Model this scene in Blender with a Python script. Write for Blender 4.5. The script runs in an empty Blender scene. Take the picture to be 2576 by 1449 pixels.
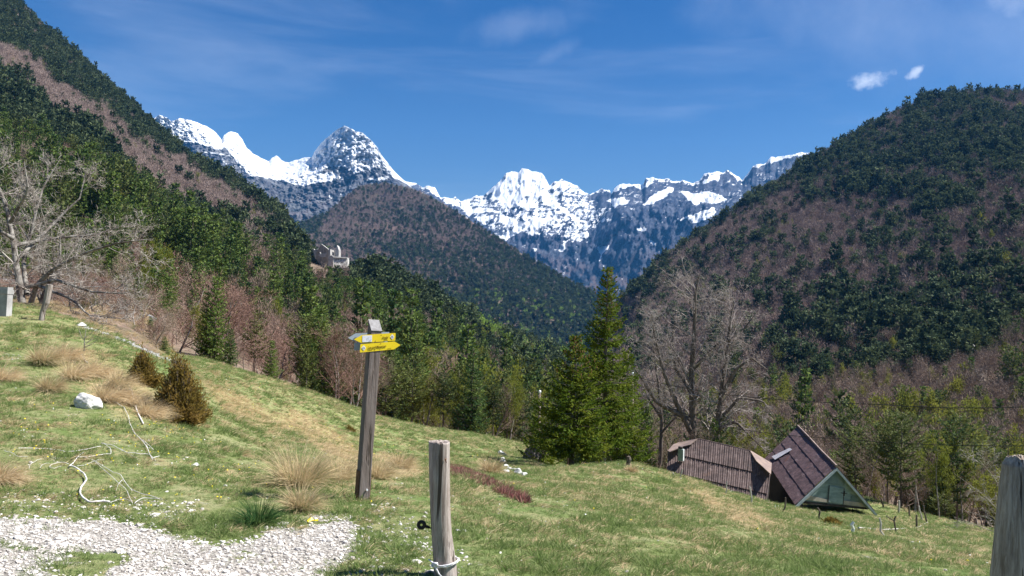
import bpy, math, random
import numpy as np
from mathutils import Vector, Matrix
R = math.radians
rng = np.random.default_rng(7)
random.seed(7)
sc = bpy.context.scene
root_col = sc.collection

# ------------------------------------------------------------------ camera
F, CX, CY = 1946.0, 1288.0, 724.5          # focal length and centre in the photograph's own picture units
PITCH, ROLL = R(2.22), R(2.0)
fwd = np.array([0, math.cos(PITCH), math.sin(PITCH)])
up0 = np.array([0, -math.sin(PITCH), math.cos(PITCH)])
rt0 = np.array([1.0, 0, 0])
rt = math.cos(ROLL) * rt0 + math.sin(ROLL) * up0
up = -math.sin(ROLL) * rt0 + math.cos(ROLL) * up0
cam_d = bpy.data.cameras.new('camera')
cam = bpy.data.objects.new('camera', cam_d)
root_col.objects.link(cam)
cam.matrix_world = Matrix(((rt[0], up[0], -fwd[0], 0), (rt[1], up[1], -fwd[1], 0), (rt[2], up[2], -fwd[2], 0), (0, 0, 0, 1)))
cam_d.sensor_width = 36.0
cam_d.lens = 36.0 * F / 2576.0
cam_d.clip_start = 0.1
cam_d.clip_end = 60000
sc.camera = cam

def at(px, py, Y):
    """world point seen at picture position (px, py) at forward distance Y"""
    px = np.asarray(px, float); py = np.asarray(py, float); Y = np.asarray(Y, float)
    a = (px - CX) / F; b = (CY - py) / F
    d = fwd + a[..., None] * rt + b[..., None] * up
    return d * (Y / d[..., 1])[..., None]

def proj(P):
    P = np.asarray(P, float)
    w = P @ fwd
    return CX + F * (P @ rt) / w, CY - F * (P @ up) / w

# ------------------------------------------------------------------ light and sky
SUN_EL, SUN_AZ = R(55), R(85)       # azimuth measured to the right of the view direction
sdir = Vector((math.sin(SUN_AZ) * math.cos(SUN_EL), math.cos(SUN_AZ) * math.cos(SUN_EL), math.sin(SUN_EL)))
sun_d = bpy.data.lights.new('sun', 'SUN')
sun_d.energy = 5.0
sun_d.angle = R(0.53)
sun_d.color = (1.0, 0.965, 0.90)
sun = bpy.data.objects.new('sun', sun_d)
root_col.objects.link(sun)
sun.rotation_euler = sdir.to_track_quat('Z', 'Y').to_euler()
sc.view_settings.view_transform = 'Standard'
sc.view_settings.look = 'None'
sc.view_settings.exposure = EXPO = 1.15
sc.view_settings.gamma = 1.0
sc.view_settings.use_curve_mapping = False

world = bpy.data.worlds.new('World')
sc.world = world
world.use_nodes = True
wn, wl = world.node_tree.nodes, world.node_tree.links
wn.clear()
w_out = wn.new('ShaderNodeOutputWorld')
w_bg = wn.new('ShaderNodeBackground')
w_bg.inputs['Strength'].default_value = 0.05
sky = wn.new('ShaderNodeTexSky')
sky.sky_type = 'NISHITA'
sky.sun_disc = False
sky.sun_elevation = SUN_EL
sky.sun_rotation = SUN_AZ
sky.altitude = 1100
sky.air_density = 1.0
sky.dust_density = 3.0
sky.ozone_density = 3.0
def wmath(op, a, b=None, c=None, clamp=False):
    n = wn.new('ShaderNodeMath'); n.operation = op; n.use_clamp = clamp
    for i, v in enumerate((a, b, c)):
        if v is None: continue
        if isinstance(v, (int, float)): n.inputs[i].default_value = v
        else: wl.new(v, n.inputs[i])
    return n.outputs[0]
w_geo = wn.new('ShaderNodeNewGeometry')
# direction of the view ray (points away from the viewer)
w_tc = wn.new('ShaderNodeTexCoord')
w_map = wn.new('ShaderNodeMapping'); wl.new(w_tc.outputs['Generated'], w_map.inputs['Vector'])
w_map.inputs['Rotation'].default_value = (R(8), R(-12), R(6))
w_map.inputs['Scale'].default_value = (1.6, 1.6, 9.0)
w_n = wn.new('ShaderNodeTexNoise'); wl.new(w_map.outputs[0], w_n.inputs['Vector'])
w_n.inputs['Scale'].default_value = 1.7; w_n.inputs['Detail'].default_value = 6; w_n.inputs['Roughness'].default_value = 0.55
w_n.inputs['Distortion'].default_value = 0.4
wisp = wn.new('ShaderNodeMapRange'); wisp.interpolation_type = 'SMOOTHSTEP'
wl.new(w_n.outputs[0], wisp.inputs[0]); wisp.inputs[1].default_value = 0.46; wisp.inputs[2].default_value = 0.85
wisp.inputs[3].default_value = 0.0; wisp.inputs[4].default_value = 0.20
def blob(px, py, rx, ang, stretch, lo, hi, nscale, amount, seed):
    """a small cloud in one direction of the sky: squashed distance broken up by noise"""
    d = at(px, py, 1.0); d = d / np.linalg.norm(d)
    ca, sa = math.cos(ang), math.sin(ang)
    e1 = ca * rt + sa * up; e1 -= d * (e1 @ d); e1 /= np.linalg.norm(e1)
    e2 = np.cross(d, e1)
    def dot(v):
        n = wn.new('ShaderNodeVectorMath'); n.operation = 'DOT_PRODUCT'
        wl.new(w_tc.outputs['Generated'], n.inputs[0]); n.inputs[1].default_value = tuple(v)
        return n.outputs['Value']
    u = wmath('DIVIDE', dot(e1), rx / F); v = wmath('DIVIDE', dot(e2), rx / stretch / F)
    front = wmath('GREATER_THAN', dot(d), 0.5)
    r2 = wmath('SQRT', wmath('ADD', wmath('MULTIPLY', u, u), wmath('MULTIPLY', v, v)))
    nn = wn.new('ShaderNodeTexNoise'); nn.noise_dimensions = '4D'
    wl.new(w_tc.outputs['Generated'], nn.inputs['Vector']); nn.inputs['W'].default_value = seed
    nn.inputs['Scale'].default_value = nscale; nn.inputs['Detail'].default_value = 6; nn.inputs['Roughness'].default_value = 0.6
    q = wmath('ADD', r2, wmath('MULTIPLY', wmath('SUBTRACT', nn.outputs[0], 0.5), 2.6))
    m = wn.new('ShaderNodeMapRange'); m.interpolation_type = 'SMOOTHSTEP'
    wl.new(q, m.inputs[0]); m.inputs[1].default_value = hi; m.inputs[2].default_value = lo
    m.inputs[3].default_value = 0; m.inputs[4].default_value = amount
    return wmath('MULTIPLY', m.outputs[0], front)
c_mask = wmath('MAXIMUM', wisp.outputs[0], blob(2190, 201, 42, 0.25, 2.0, 0.15, 1.15, 40, 0.92, 1.0))
c_mask = wmath('MAXIMUM', c_mask, blob(2305, 181, 24, 0.6, 2.2, 0.1, 1.2, 55, 0.85, 5.0))
c_mask = wmath('MAXIMUM', c_mask, blob(1310, 62, 110, 0.2, 3.0, -0.2, 1.5, 16, 0.16, 9.0))
c_mask = wmath('MAXIMUM', c_mask, blob(1385, 140, 60, 0.5, 3.0, -0.2, 1.5, 22, 0.14, 13.0))
c_mask = wmath('MAXIMUM', c_mask, blob(2480, 60, 520, -0.1, 4.0, -0.6, 1.5, 7, 0.30, 17.0))
c_mask = wmath('MAXIMUM', c_mask, blob(2560, 5, 80, -0.1, 2.4, -0.2, 1.3, 20, 0.4, 21.0))
hsv = wn.new('ShaderNodeMixRGB'); hsv.blend_type = 'MULTIPLY'; hsv.inputs[0].default_value = 1.0; wl.new(sky.outputs[0], hsv.inputs[1])
tsep = wn.new('ShaderNodeSeparateXYZ'); wl.new(w_tc.outputs['Generated'], tsep.inputs[0])
tr = wn.new('ShaderNodeMapRange'); tr.interpolation_type = 'SMOOTHSTEP'; wl.new(tsep.outputs['Z'], tr.inputs[0]); tr.inputs[1].default_value = 0.02; tr.inputs[2].default_value = 0.42
tm = wn.new('ShaderNodeMixRGB'); wl.new(tr.outputs[0], tm.inputs[0]); tm.inputs[1].default_value = (0.95, 1.12, 1.16, 1); tm.inputs[2].default_value = (0.19, 0.53, 0.94, 1)
wl.new(tm.outputs[0], hsv.inputs[2])
w_mix = wn.new('ShaderNodeMixRGB'); wl.new(c_mask, w_mix.inputs[0]); wl.new(hsv.outputs[0], w_mix.inputs[1])
w_mix.inputs[2].default_value = (8.0, 8.8, 10.5, 1)
wl.new(w_mix.outputs[0], w_bg.inputs['Color'])
wl.new(w_bg.outputs[0], w_out.inputs['Surface'])

sc.render.engine = 'CYCLES'
sc.cycles.use_denoising = True
sc.cycles.max_bounces = 5
sc.cycles.diffuse_bounces = 2
sc.cycles.glossy_bounces = 1
sc.cycles.transmission_bounces = 3
sc.cycles.volume_bounces = 0
sc.cycles.caustics_reflective = False
sc.cycles.caustics_refractive = False

# ------------------------------------------------------------------ numpy noise
_perm = np.random.default_rng(3).permutation(256); _perm = np.concatenate([_perm, _perm, _perm])
_grad = np.random.default_rng(5).normal(size=(256, 3)); _grad /= np.linalg.norm(_grad, axis=1)[:, None]
def perlin(P):
    i = np.floor(P).astype(int); f = P - i; i &= 255
    u = f * f * f * (f * (f * 6 - 15) + 10)
    out = 0
    for dx in (0, 1):
        for dy in (0, 1):
            for dz in (0, 1):
                h = _perm[_perm[_perm[i[..., 0] + dx] + i[..., 1] + dy] + i[..., 2] + dz] & 255
                g = _grad[h]
                d = (f - np.array([dx, dy, dz]))
                n = (g * d).sum(-1)
                w = (u[..., 0] if dx else 1 - u[..., 0]) * (u[..., 1] if dy else 1 - u[..., 1]) * (u[..., 2] if dz else 1 - u[..., 2])
                out = out + n * w
    return out
def fbm(P, octv=5, gain=0.5, ridged=False):
    a, s, t = 1.0, 0, 0
    for k in range(octv):
        n = perlin(P * 2 ** k + 17.3 * k)
        if ridged: n = 0.5 - np.abs(n) * 1.6
        s = s + a * n; t += a; a *= gain
    return s / t
def inpoly(x, y, poly):
    x = np.asarray(x, float); y = np.asarray(y, float); r = np.zeros(x.shape, bool)
    n = len(poly)
    for k in range(n):
        x0, y0 = poly[k]; x1, y1 = poly[(k + 1) % n]
        if y0 == y1: continue
        c = ((y0 > y) != (y1 > y)) & (x < (x1 - x0) * (y - y0) / (y1 - y0) + x0)
        r ^= c
    return r
def warp(x, y, a, f):
    q = np.stack([np.asarray(x, float) * f, np.asarray(y, float) * f, np.zeros(np.shape(x))], -1)
    return x + a * 2.5 * fbm(q, 4, .6), y + a * 2.5 * fbm(q + 31.7, 4, .6)
def blur(A, n=1):
    for _ in range(n):
        B = np.pad(A, 1, mode='edge')
        A = (B[:-2, 1:-1] + B[2:, 1:-1] + B[1:-1, :-2] + B[1:-1, 2:] + 2 * B[1:-1, 1:-1]) / 6
    return A
def pchip_rows(K, s):
    """K: (knots, columns); s: sample positions in knot units -> (len(s), columns), monotone cubic"""
    d = np.diff(K, axis=0)
    m = np.zeros_like(K)
    a, b = d[:-1], d[1:]
    ok = (a * b) > 0
    with np.errstate(divide='ignore', invalid='ignore'):
        m[1:-1] = np.where(ok, 2 * a * b / (a + b), 0)
    m[0] = d[0]; m[-1] = d[-1]
    i = np.clip(np.floor(s).astype(int), 0, len(K) - 2); t = (s - i)[:, None]
    h00 = 2 * t**3 - 3 * t**2 + 1; h10 = t**3 - 2 * t**2 + t; h01 = -2 * t**3 + 3 * t**2; h11 = t**3 - t**2
    return h00 * K[i] + h10 * m[i] + h01 * K[i + 1] + h11 * m[i + 1]

# ------------------------------------------------------------------ object helpers
def link(o, parent=None):
    root_col.objects.link(o)
    if parent is not None: o.parent = parent
    return o
def tag(o, label=None, cat=None, group=None, kind=None):
    if label: o['label'] = label
    if cat: o['category'] = cat
    if group: o['group'] = group
    if kind: o['kind'] = kind
    return o
def empty(name, loc, label, cat, group=None, rz=0):
    o = bpy.data.objects.new(name, None)
    o.empty_display_size = 0.2
    o.location = Vector([float(v) for v in loc]); o.rotation_euler = (0, 0, rz)
    link(o); tag(o, label, cat, group)
    return o
def mesh(name, V, Fc, mat, smooth=False):
    me = bpy.data.meshes.new(name)
    V = np.asarray(V, float)
    if isinstance(Fc, np.ndarray):
        nf, k = Fc.shape
        me.vertices.add(len(V)); me.vertices.foreach_set('co', V.ravel())
        me.loops.add(nf * k); me.loops.foreach_set('vertex_index', Fc.astype(np.int32).ravel())
        me.polygons.add(nf); me.polygons.foreach_set('loop_start', np.arange(0, nf * k, k, dtype=np.int32))
        me.update(calc_edges=True)
    else:
        me.from_pydata([tuple(v) for v in V], [], [tuple(f) for f in Fc])
    if smooth: me.polygons.foreach_set('use_smooth', np.ones(len(me.polygons), bool))
    if mat: me.materials.append(mat)
    me.update()
    return me
def obj(name, me, parent=None, loc=None):
    o = bpy.data.objects.new(name, me)
    if loc is not None: o.location = Vector([float(v) for v in loc])
    return link(o, parent)
class MB:
    """collects shapes that belong to ONE mesh object"""
    def __init__(s): s.V = []; s.F = []
    def add(s, V, Fc):
        n = len(s.V); s.V += [tuple(map(float, v)) for v in V]; s.F += [tuple(i + n for i in f) for f in Fc]; return s
    def prism(s, poly, vec):
        """closed polygon (3D points) pushed along vec"""
        n = len(poly); P = [np.asarray(p, float) for p in poly]; Q = [p + vec for p in P]
        return s.add(P + Q, [tuple(range(n))[::-1], tuple(range(n, 2 * n))] + [(i, (i + 1) % n, n + (i + 1) % n, n + i) for i in range(n)])
    def box(s, c, ax, ay, az):
        c, ax, ay, az = [np.asarray(v, float) for v in (c, ax, ay, az)]
        return s.prism([c - ax - ay - az, c + ax - ay - az, c + ax + ay - az, c - ax + ay - az], 2 * az)
    def tube(s, pts, rad, n=8, cap=True):
        pts = [np.asarray(p, float) for p in pts]; m = len(pts)
        rad = [rad] * m if np.isscalar(rad) else rad
        V = []; u = None
        for i in range(m):
            t = pts[min(i + 1, m - 1)] - pts[max(i - 1, 0)]; t = t / (np.linalg.norm(t) + 1e-12)
            if u is None: u = np.cross(t, [0.3, 0.9, 0.1] if abs(t[2]) > 0.8 else [0, 0, 1.0])
            u = u - t * (u @ t); u /= np.linalg.norm(u) + 1e-12; w = np.cross(t, u)
            V += [pts[i] + rad[i] * (math.cos(a) * u + math.sin(a) * w) for a in np.arange(n) * 2 * math.pi / n]
        Fc = [(i * n + j, i * n + (j + 1) % n, (i + 1) * n + (j + 1) % n, (i + 1) * n + j) for i in range(m - 1) for j in range(n)]
        if cap: Fc += [tuple(range(n))[::-1], tuple(range((m - 1) * n, m * n))]
        return s.add(V, Fc)
    def build(s, name, mat, parent=None, smooth=False, origin=None):
        V = np.array(s.V)
        if origin is not None: V = V - np.asarray(origin, float)
        me = mesh(name, V, s.F, mat, smooth)
        return obj(name, me, parent)
def build_child(mb, name, mat, parent, smooth=False):
    """shapes given in world coordinates, stored relative to the parent's base"""
    return mb.build(name, mat, parent, smooth, origin=np.array(parent.location))
def copy_thing(src, loc, rz, scale, label, group, tilt=(0, 0)):
    c = src.copy(); root_col.objects.link(c)
    c.location = Vector([float(v) for v in loc]); c.rotation_euler = (tilt[0], tilt[1], rz)
    c.scale = scale if not np.isscalar(scale) else (scale, scale, scale)
    c['label'] = label; c['group'] = group
    for ch in src.children:
        d = ch.copy(); root_col.objects.link(d); d.parent = c
        for g in ch.children:
            e = g.copy(); root_col.objects.link(e); e.parent = d
    return c

# ------------------------------------------------------------------ materials
class NT:
    def __init__(s, name):
        s.m = bpy.data.materials.new(name); s.m.use_nodes = True
        s.t = s.m.node_tree; s.t.nodes.clear()
        s.out = s.t.nodes.new('ShaderNodeOutputMaterial')
        s.pos = None
    def n(s, typ, **kw):
        x = s.t.nodes.new(typ)
        for k, v in kw.items(): setattr(x, k, v)
        return x
    def put(s, sock, v):
        if v is None: return
        if hasattr(v, 'node'): s.t.links.new(v, sock)
        elif isinstance(v, (tuple, list)) and len(v) == 3 and sock.type == 'RGBA': sock.default_value = (*v, 1)
        else: sock.default_value = v
    def P(s):
        if s.pos is None: s.pos = s.n('ShaderNodeNewGeometry').outputs['Position']
        return s.pos
    def O(s): return s.n('ShaderNodeTexCoord').outputs['Object']
    def math(s, op, a, b=None, clamp=False):
        x = s.n('ShaderNodeMath', operation=op, use_clamp=clamp); s.put(x.inputs[0], a); s.put(x.inputs[1], b); return x.outputs[0]
    def mapping(s, vec, scale=(1, 1, 1), rot=(0, 0, 0)):
        x = s.n('ShaderNodeMapping'); s.put(x.inputs['Vector'], vec); x.inputs['Scale'].default_value = scale; x.inputs['Rotation'].default_value = rot; return x.outputs[0]
    def noise(s, vec, scale, detail=4, rough=0.55, dist=0.0):
        x = s.n('ShaderNodeTexNoise'); s.put(x.inputs['Vector'], vec); x.inputs['Scale'].default_value = scale
        x.inputs['Detail'].default_value = detail; x.inputs['Roughness'].default_value = rough; x.inputs['Distortion'].default_value = dist
        return x.outputs[0]
    def voro(s, vec, scale, out='Distance', feature='F1'):
        x = s.n('ShaderNodeTexVoronoi', feature=feature); s.put(x.inputs['Vector'], vec); x.inputs['Scale'].default_value = scale; return x.outputs[out]
    def ramp(s, v, lo, hi, a=0.0, b=1.0):
        x = s.n('ShaderNodeMapRange', interpolation_type='SMOOTHSTEP'); s.put(x.inputs[0], v)
        for i, q in ((1, lo), (2, hi), (3, a), (4, b)): s.put(x.inputs[i], q)
        return x.outputs[0]
    def mix(s, f, a, b, mode='MIX'):
        x = s.n('ShaderNodeMixRGB', blend_type=mode); s.put(x.inputs[0], f); s.put(x.inputs[1], a); s.put(x.inputs[2], b); return x.outputs[0]
    def attr(s, name): return s.n('ShaderNodeAttribute', attribute_name=name).outputs['Fac']
    def rand(s): return s.n('ShaderNodeObjectInfo').outputs['Random']
    def bump(s, h, strength=0.5, dist=0.02):
        x = s.n('ShaderNodeBump'); s.put(x.inputs['Height'], h); x.inputs['Strength'].default_value = strength; x.inputs['Distance'].default_value = dist; return x.outputs[0]
    def principled(s, col, rough=0.85, spec=0.25, normal=None, metal=0.0):
        x = s.n('ShaderNodeBsdfPrincipled'); s.put(x.inputs['Base Color'], col); s.put(x.inputs['Roughness'], rough)
        x.inputs['Specular IOR Level'].default_value = spec; s.put(x.inputs['Metallic'], metal)
        if normal is not None: s.put(x.inputs['Normal'], normal)
        s.t.links.new(x.outputs[0], s.out.inputs['Surface']); return s.m
    def leaf(s, col, trans=0.35, tcol=None, rough=0.6):
        d = s.n('ShaderNodeBsdfPrincipled'); s.put(d.inputs['Base Color'], col); d.inputs['Roughness'].default_value = rough
        d.inputs['Specular IOR Level'].default_value = 0.03
        t = s.n('ShaderNodeBsdfTranslucent'); s.put(t.inputs['Color'], tcol if tcol is not None else col)
        x = s.n('ShaderNodeMixShader'); x.inputs[0].default_value = trans
        s.t.links.new(d.outputs[0], x.inputs[1]); s.t.links.new(t.outputs[0], x.inputs[2])
        s.t.links.new(x.outputs[0], s.out.inputs['Surface']); return s.m

def m_foliage(name, c1, c2, c3, trans=0.35, nscale=0.6):
    t = NT(name)
    r = t.rand()
    base = t.mix(r, c1, c2)
    n = t.noise(t.O(), nscale, 3, 0.7)
    col = t.mix(t.ramp(n, 0.42, 0.66), base, c3)
    return t.leaf(col, trans)
def m_plain(name, c1, c2, scale=3.0, rough=0.85, bump=0.0, stretch=(1, 1, 1), spec=0.2, world=False):
    t = NT(name)
    v = t.mapping(t.P() if world else t.O(), stretch)
    n = t.noise(v, scale, 5, 0.62)
    col = t.mix(t.ramp(n, 0.35, 0.65), c1, c2)
    nm = t.bump(t.noise(v, scale * 4, 5, 0.6), bump, 0.02) if bump else None
    return t.principled(col, rough, spec, nm)

M = {}
M['spruce'] = m_foliage('spruce_needles', (0.045, 0.088, 0.032), (0.135, 0.195, 0.048), (0.160, 0.200, 0.050), 0.26)
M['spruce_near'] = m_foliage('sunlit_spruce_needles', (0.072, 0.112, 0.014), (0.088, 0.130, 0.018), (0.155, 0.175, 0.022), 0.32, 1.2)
M['pine'] = m_foliage('pine_needles', (0.050, 0.085, 0.040), (0.125, 0.150, 0.045), (0.145, 0.160, 0.050), 0.24)
M['far_conifer'] = m_foliage('distant_conifer_needles', (0.034, 0.058, 0.032), (0.120, 0.150, 0.072), (0.105, 0.130, 0.058), 0.20, 0.15)
M['twig_brown'] = m_foliage('brown_twigs', (0.22, 0.165, 0.13), (0.33, 0.26, 0.21), (0.27, 0.195, 0.15), 0.0, 0.5)
M['twig_red'] = m_foliage('reddish_twigs', (0.215, 0.125, 0.100), (0.29, 0.18, 0.145), (0.26, 0.165, 0.13), 0.0, 0.5)
M['twig_far'] = m_foliage('distant_bare_twigs', (0.25, 0.185, 0.155), (0.35, 0.27, 0.235), (0.30, 0.225, 0.195), 0.0, 0.12)
M['bud'] = m_foliage('budding_leaves', (0.17, 0.20, 0.035), (0.25, 0.25, 0.045), (0.21, 0.22, 0.045), 0.45)
M['fresh'] = m_foliage('fresh_spring_leaves', (0.20, 0.33, 0.06), (0.27, 0.38, 0.08), (0.30, 0.37, 0.10), 0.4, 0.2)
M['juniper'] = m_foliage('juniper_needles', (0.17, 0.125, 0.030), (0.20, 0.15, 0.04), (0.28, 0.185, 0.055), 0.45, 3.0)
M['bark'] = m_plain('bark', (0.10, 0.080, 0.065), (0.18, 0.15, 0.13), 3.0, 0.9, 0.4, (1, 1, 0.25))
M['bark_grey'] = m_plain('grey_bark', (0.14, 0.115, 0.10), (0.34, 0.31, 0.28), 2.2, 0.9, 0.4, (1, 1, 0.5))
M['cone'] = m_plain('hanging_cones', (0.20, 0.10, 0.045), (0.27, 0.15, 0.07), 8)
# ================================================================== TERRAIN
# profile lines of the ground from near to far: (px, py, forward distance)
S = []
S.append([(-1500, 2100, 2.6), (1288, 2150, 2.6), (4200, 2180, 2.6)])
S.append([(-1200, 1400, 5.4), (0, 1449, 5.4), (1000, 1455, 5.6), (1700, 1470, 6.0), (2576, 1490, 6.4), (3800, 1540, 6.4)])
S.append([(-1200, 1190, 7.6), (0, 1268, 7.6), (400, 1290, 7.7), (900, 1262, 8.8), (1300, 1280, 9.3), (1900, 1360, 9.0), (2576, 1425, 9.0), (3800, 1500, 9.0)])
S.append([(-1200, 950, 11), (0, 1080, 11), (400, 1130, 11.5), (700, 1180, 12), (900, 1198, 12.2), (1300, 1228, 13), (1900, 1315, 13), (2576, 1392, 13), (3800, 1480, 13)])
S.append([(-1200, 790, 18), (0, 920, 18), (300, 965, 17), (500, 1032, 18), (700, 1105, 20), (900, 1162, 20), (1100, 1184, 20), (1300, 1200, 20), (1500, 1212, 22), (1900, 1288, 22), (2576, 1375, 22), (3800, 1470, 22)])
S.append([(-1200, 640, 30), (0, 757, 30), (150, 790, 28), (225, 818, 27), (300, 845, 27), (430, 912, 26), (500, 965, 27), (600, 1020, 30), (800, 1095, 33), (940, 1150, 33), (1100, 1168, 32), (1260, 1186, 29), (1400, 1180, 31), (1500, 1168, 36), (1600, 1166, 36), (1690, 1192, 38), (1850, 1242, 40), (1940, 1268, 42), (2100, 1302, 42), (2400, 1348, 38), (2576, 1368, 36), (3800, 1460, 36)])
S.append([(-1200, 610, 54), (0, 752, 54), (150, 750, 55), (330, 752, 56), (430, 900, 44), (600, 945, 46), (800, 1010, 50), (940, 1062, 50), (1100, 1100, 54), (1250, 1130, 54), (1330, 1150, 52), (1400, 1188, 48), (1500, 1202, 50), (1690, 1226, 52), (1850, 1264, 54), (1940, 1286, 54), (2200, 1302, 57), (2400, 1327, 52), (2576, 1352, 48), (3800, 1450, 48)])
S.append([(-1200, 560, 68), (0, 728, 68), (150, 731, 68), (330, 741, 68), (430, 890, 58), (520, 903, 58), (600, 928, 58), (700, 960, 60), (850, 1010, 64), (940, 1045, 68), (1080, 1075, 74), (1200, 1091, 78), (1320, 1116, 80), (1400, 1165, 74), (1500, 1192, 74), (1690, 1230, 72), (1850, 1268, 72), (1940, 1280, 74), (2100, 1262, 76), (2180, 1253, 75), (2302, 1290, 68), (2505, 1334, 60), (2576, 1346, 58), (3800, 1445, 58)])
S.append([(-1200, 520, 95), (0, 715, 95), (330, 722, 95), (430, 850, 100), (600, 925, 98), (850, 1040, 106), (1080, 1120, 116), (1320, 1182, 120), (1500, 1222, 120), (1850, 1292, 115), (2200, 1290, 112), (2576, 1350, 100), (3800, 1440, 100)])
S.append([(-1200, 420, 180), (0, 640, 180), (300, 692, 180), (600, 832, 190), (850, 950, 200), (1080, 1040, 210), (1320, 1110, 220), (1500, 1150, 220), (1850, 1202, 200), (2200, 1200, 190), (2576, 1204, 180), (3800, 1300, 180)])
S.append([(-1200, 180, 350), (0, 430, 350), (200, 490, 350), (400, 610, 350), (600, 700, 360), (850, 810, 380), (1080, 908, 400), (1320, 1005, 420), (1500, 1060, 420), (1850, 1066, 380), (2200, 1000, 330), (2576, 965, 300), (3800, 980, 300)])
S.append([(-1200, -60, 600), (0, 290, 600), (200, 370, 600), (400, 500, 600), (600, 592, 600), (750, 645, 620), (850, 684, 620), (1000, 745, 620), (1150, 820, 640), (1300, 885, 680), (1400, 925, 720), (1500, 950, 750), (1650, 890, 700), (1850, 880, 600), (2200, 855, 520), (2576, 800, 450), (3800, 700, 450)])
S.append([(-1200, -400, 1000), (0, 90, 1000), (200, 235, 920), (400, 395, 900), (600, 505, 850), (700, 562, 800), (750, 650, 800), (850, 722, 850), (1000, 780, 850), (1150, 835, 900), (1300, 890, 950), (1400, 928, 1000), (1500, 930, 1000), (1560, 885, 1000), (1650, 785, 950), (1850, 692, 900), (2200, 605, 850), (2576, 500, 800), (3800, 250, 800)])
S.append([(-1200, -800, 1500), (-200, -250, 1500), (0, -62, 1450), (60, 30, 1400), (120, 92, 1350), (200, 158, 1300), (260, 213, 1230), (350, 298, 1150), (400, 343, 1100), (460, 397, 1050), (520, 440, 1020), (600, 484, 1000), (700, 560, 950), (760, 660, 1000), (850, 735, 1100), (1000, 800, 1200), (1150, 850, 1300), (1300, 880, 1400), (1400, 893, 1500), (1450, 890, 1500), (1500, 868, 1400), (1545, 790, 1300), (1600, 745, 1300), (1650, 687, 1300), (1700, 650, 1300), (1800, 585, 1300), (1900, 516, 1300), (2000, 452, 1320), (2050, 417, 1350), (2150, 360, 1400), (2250, 302, 1430), (2320, 270, 1450), (2400, 254, 1450), (2480, 250, 1470), (2576, 254, 1500), (2700, 235, 1500), (3800, -50, 1500)])
S.append([(-1200, -500, 2100), (-200, 0, 2100), (0, 60, 2000), (200, 300, 1850), (350, 430, 1650), (460, 520, 1500), (600, 600, 1450), (700, 660, 1400), (850, 780, 1600), (1000, 850, 1700), (1200, 870, 1800), (1400, 872, 1950), (1480, 870, 1950), (1545, 850, 1800), (1600, 840, 1750), (1700, 800, 1700), (1900, 700, 1700), (2050, 600, 1750), (2250, 480, 1850), (2400, 420, 1900), (2576, 420, 1950), (3800, 300, 1950)])
NCOL, RPS = 560, 20
UPX = np.concatenate([np.linspace(-1400, -60, 50)[:-1], np.linspace(-60, 2640, NCOL - 80), np.linspace(2640, 3900, 33)[1:]])
NCOL = len(UPX)
Kp = np.array([np.interp(UPX, [p[0] for p in s], [p[1] for p in s]) for s in S])
Ky = np.array([np.interp(UPX, [p[0] for p in s], [math.log(p[2]) for p in s]) for s in S])
for _ in range(2):       # round the corners of the profile lines a little
    Kp[:, 1:-1] = (Kp[:, :-2] + 2 * Kp[:, 1:-1] + Kp[:, 2:]) / 4
    Ky[:, 1:-1] = (Ky[:, :-2] + 2 * Ky[:, 1:-1] + Ky[:, 2:]) / 4
sv = np.linspace(0, len(S) - 1, (len(S) - 1) * RPS + 1)
Gp, Gy = pchip_rows(Kp, sv), np.exp(pchip_rows(Ky, sv))
Gs = np.repeat(sv[:, None], NCOL, 1)
Gx = np.repeat(UPX[None], len(sv), 0)
G = at(Gx, Gp, Gy)
meadow = 1 - np.clip((Gs - 6.85) / 0.2, 0, 1)
meadow = np.where((Gx < 415) & (Gs > 5.02), np.clip((Gx - 395) / 20, 0, 1) * meadow, meadow)
wild = 1 - meadow
amp = np.where(Gs < 4, 0.05, 0.05 + (Gs - 4) * 0.07)
amp = np.minimum(np.where(Gs > 7.2, 0.3 + (Gy - 70) * 0.022, amp), 34)
amp = amp * np.clip((13.05 - Gs) * 1.3, 0.12, 1) * (1 - .85 * np.exp(-((Gx - 835) / 90) ** 2) * (Gs > 10) * (Gs < 12))
dz = fbm(G / np.maximum(Gy * 0.16, 1.6)[..., None], 4) * amp
roadish = (Gx < 420) & (Gs > 5.6) & (Gs < 7.4)
dz = np.where(roadish, dz * 0.2, dz)
G[..., 2] += dz + wild * fbm(G / 3.0, 2) * 0.25
# a few soft steps trodden into the pasture
G[..., 2] += np.where((Gs > 3) & (Gs < 6.8), 0.035 * np.sin(fbm(G * 0.10, 2) * 26 + G[..., 2] * 6) * meadow, 0)
Gpx, Gpy = proj(G)
NR = len(sv)

def colidx(px): return float(np.interp(px, UPX, np.arange(NCOL)))
def column(px):
    c = colidx(px); i = min(int(c), NCOL - 2); t = c - i
    return (1 - t) * G[:, i] + t * G[:, i + 1]
def onground(px, py, start=0):
    """ground point that the camera sees at (px, py)"""
    C = column(px); pp = proj(C)[1]
    for j in range(max(start, 1), NR):
        if pp[j] <= py <= pp[j - 1] or (pp[j] <= py and j == max(start, 1)):
            t = (pp[j - 1] - py) / (pp[j - 1] - pp[j] + 1e-9); t = min(max(t, 0), 1)
            return C[j - 1] * (1 - t) + C[j] * t
    j = int(np.argmin(pp[:14 * RPS])); return C[j]
def surf(px, Y):
    C = column(px)
    return np.array([np.interp(Y, C[:, 1], C[:, k]) for k in range(3)])
def gz(P):
    """ground height under a world point"""
    P = np.array(P, float)
    for _ in range(4):
        px = CX + F * (P @ rt) / (P @ fwd)
        Q = surf(px, P[1]); P = np.array([P[0], P[1], Q[2]])
    return P[2]

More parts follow.
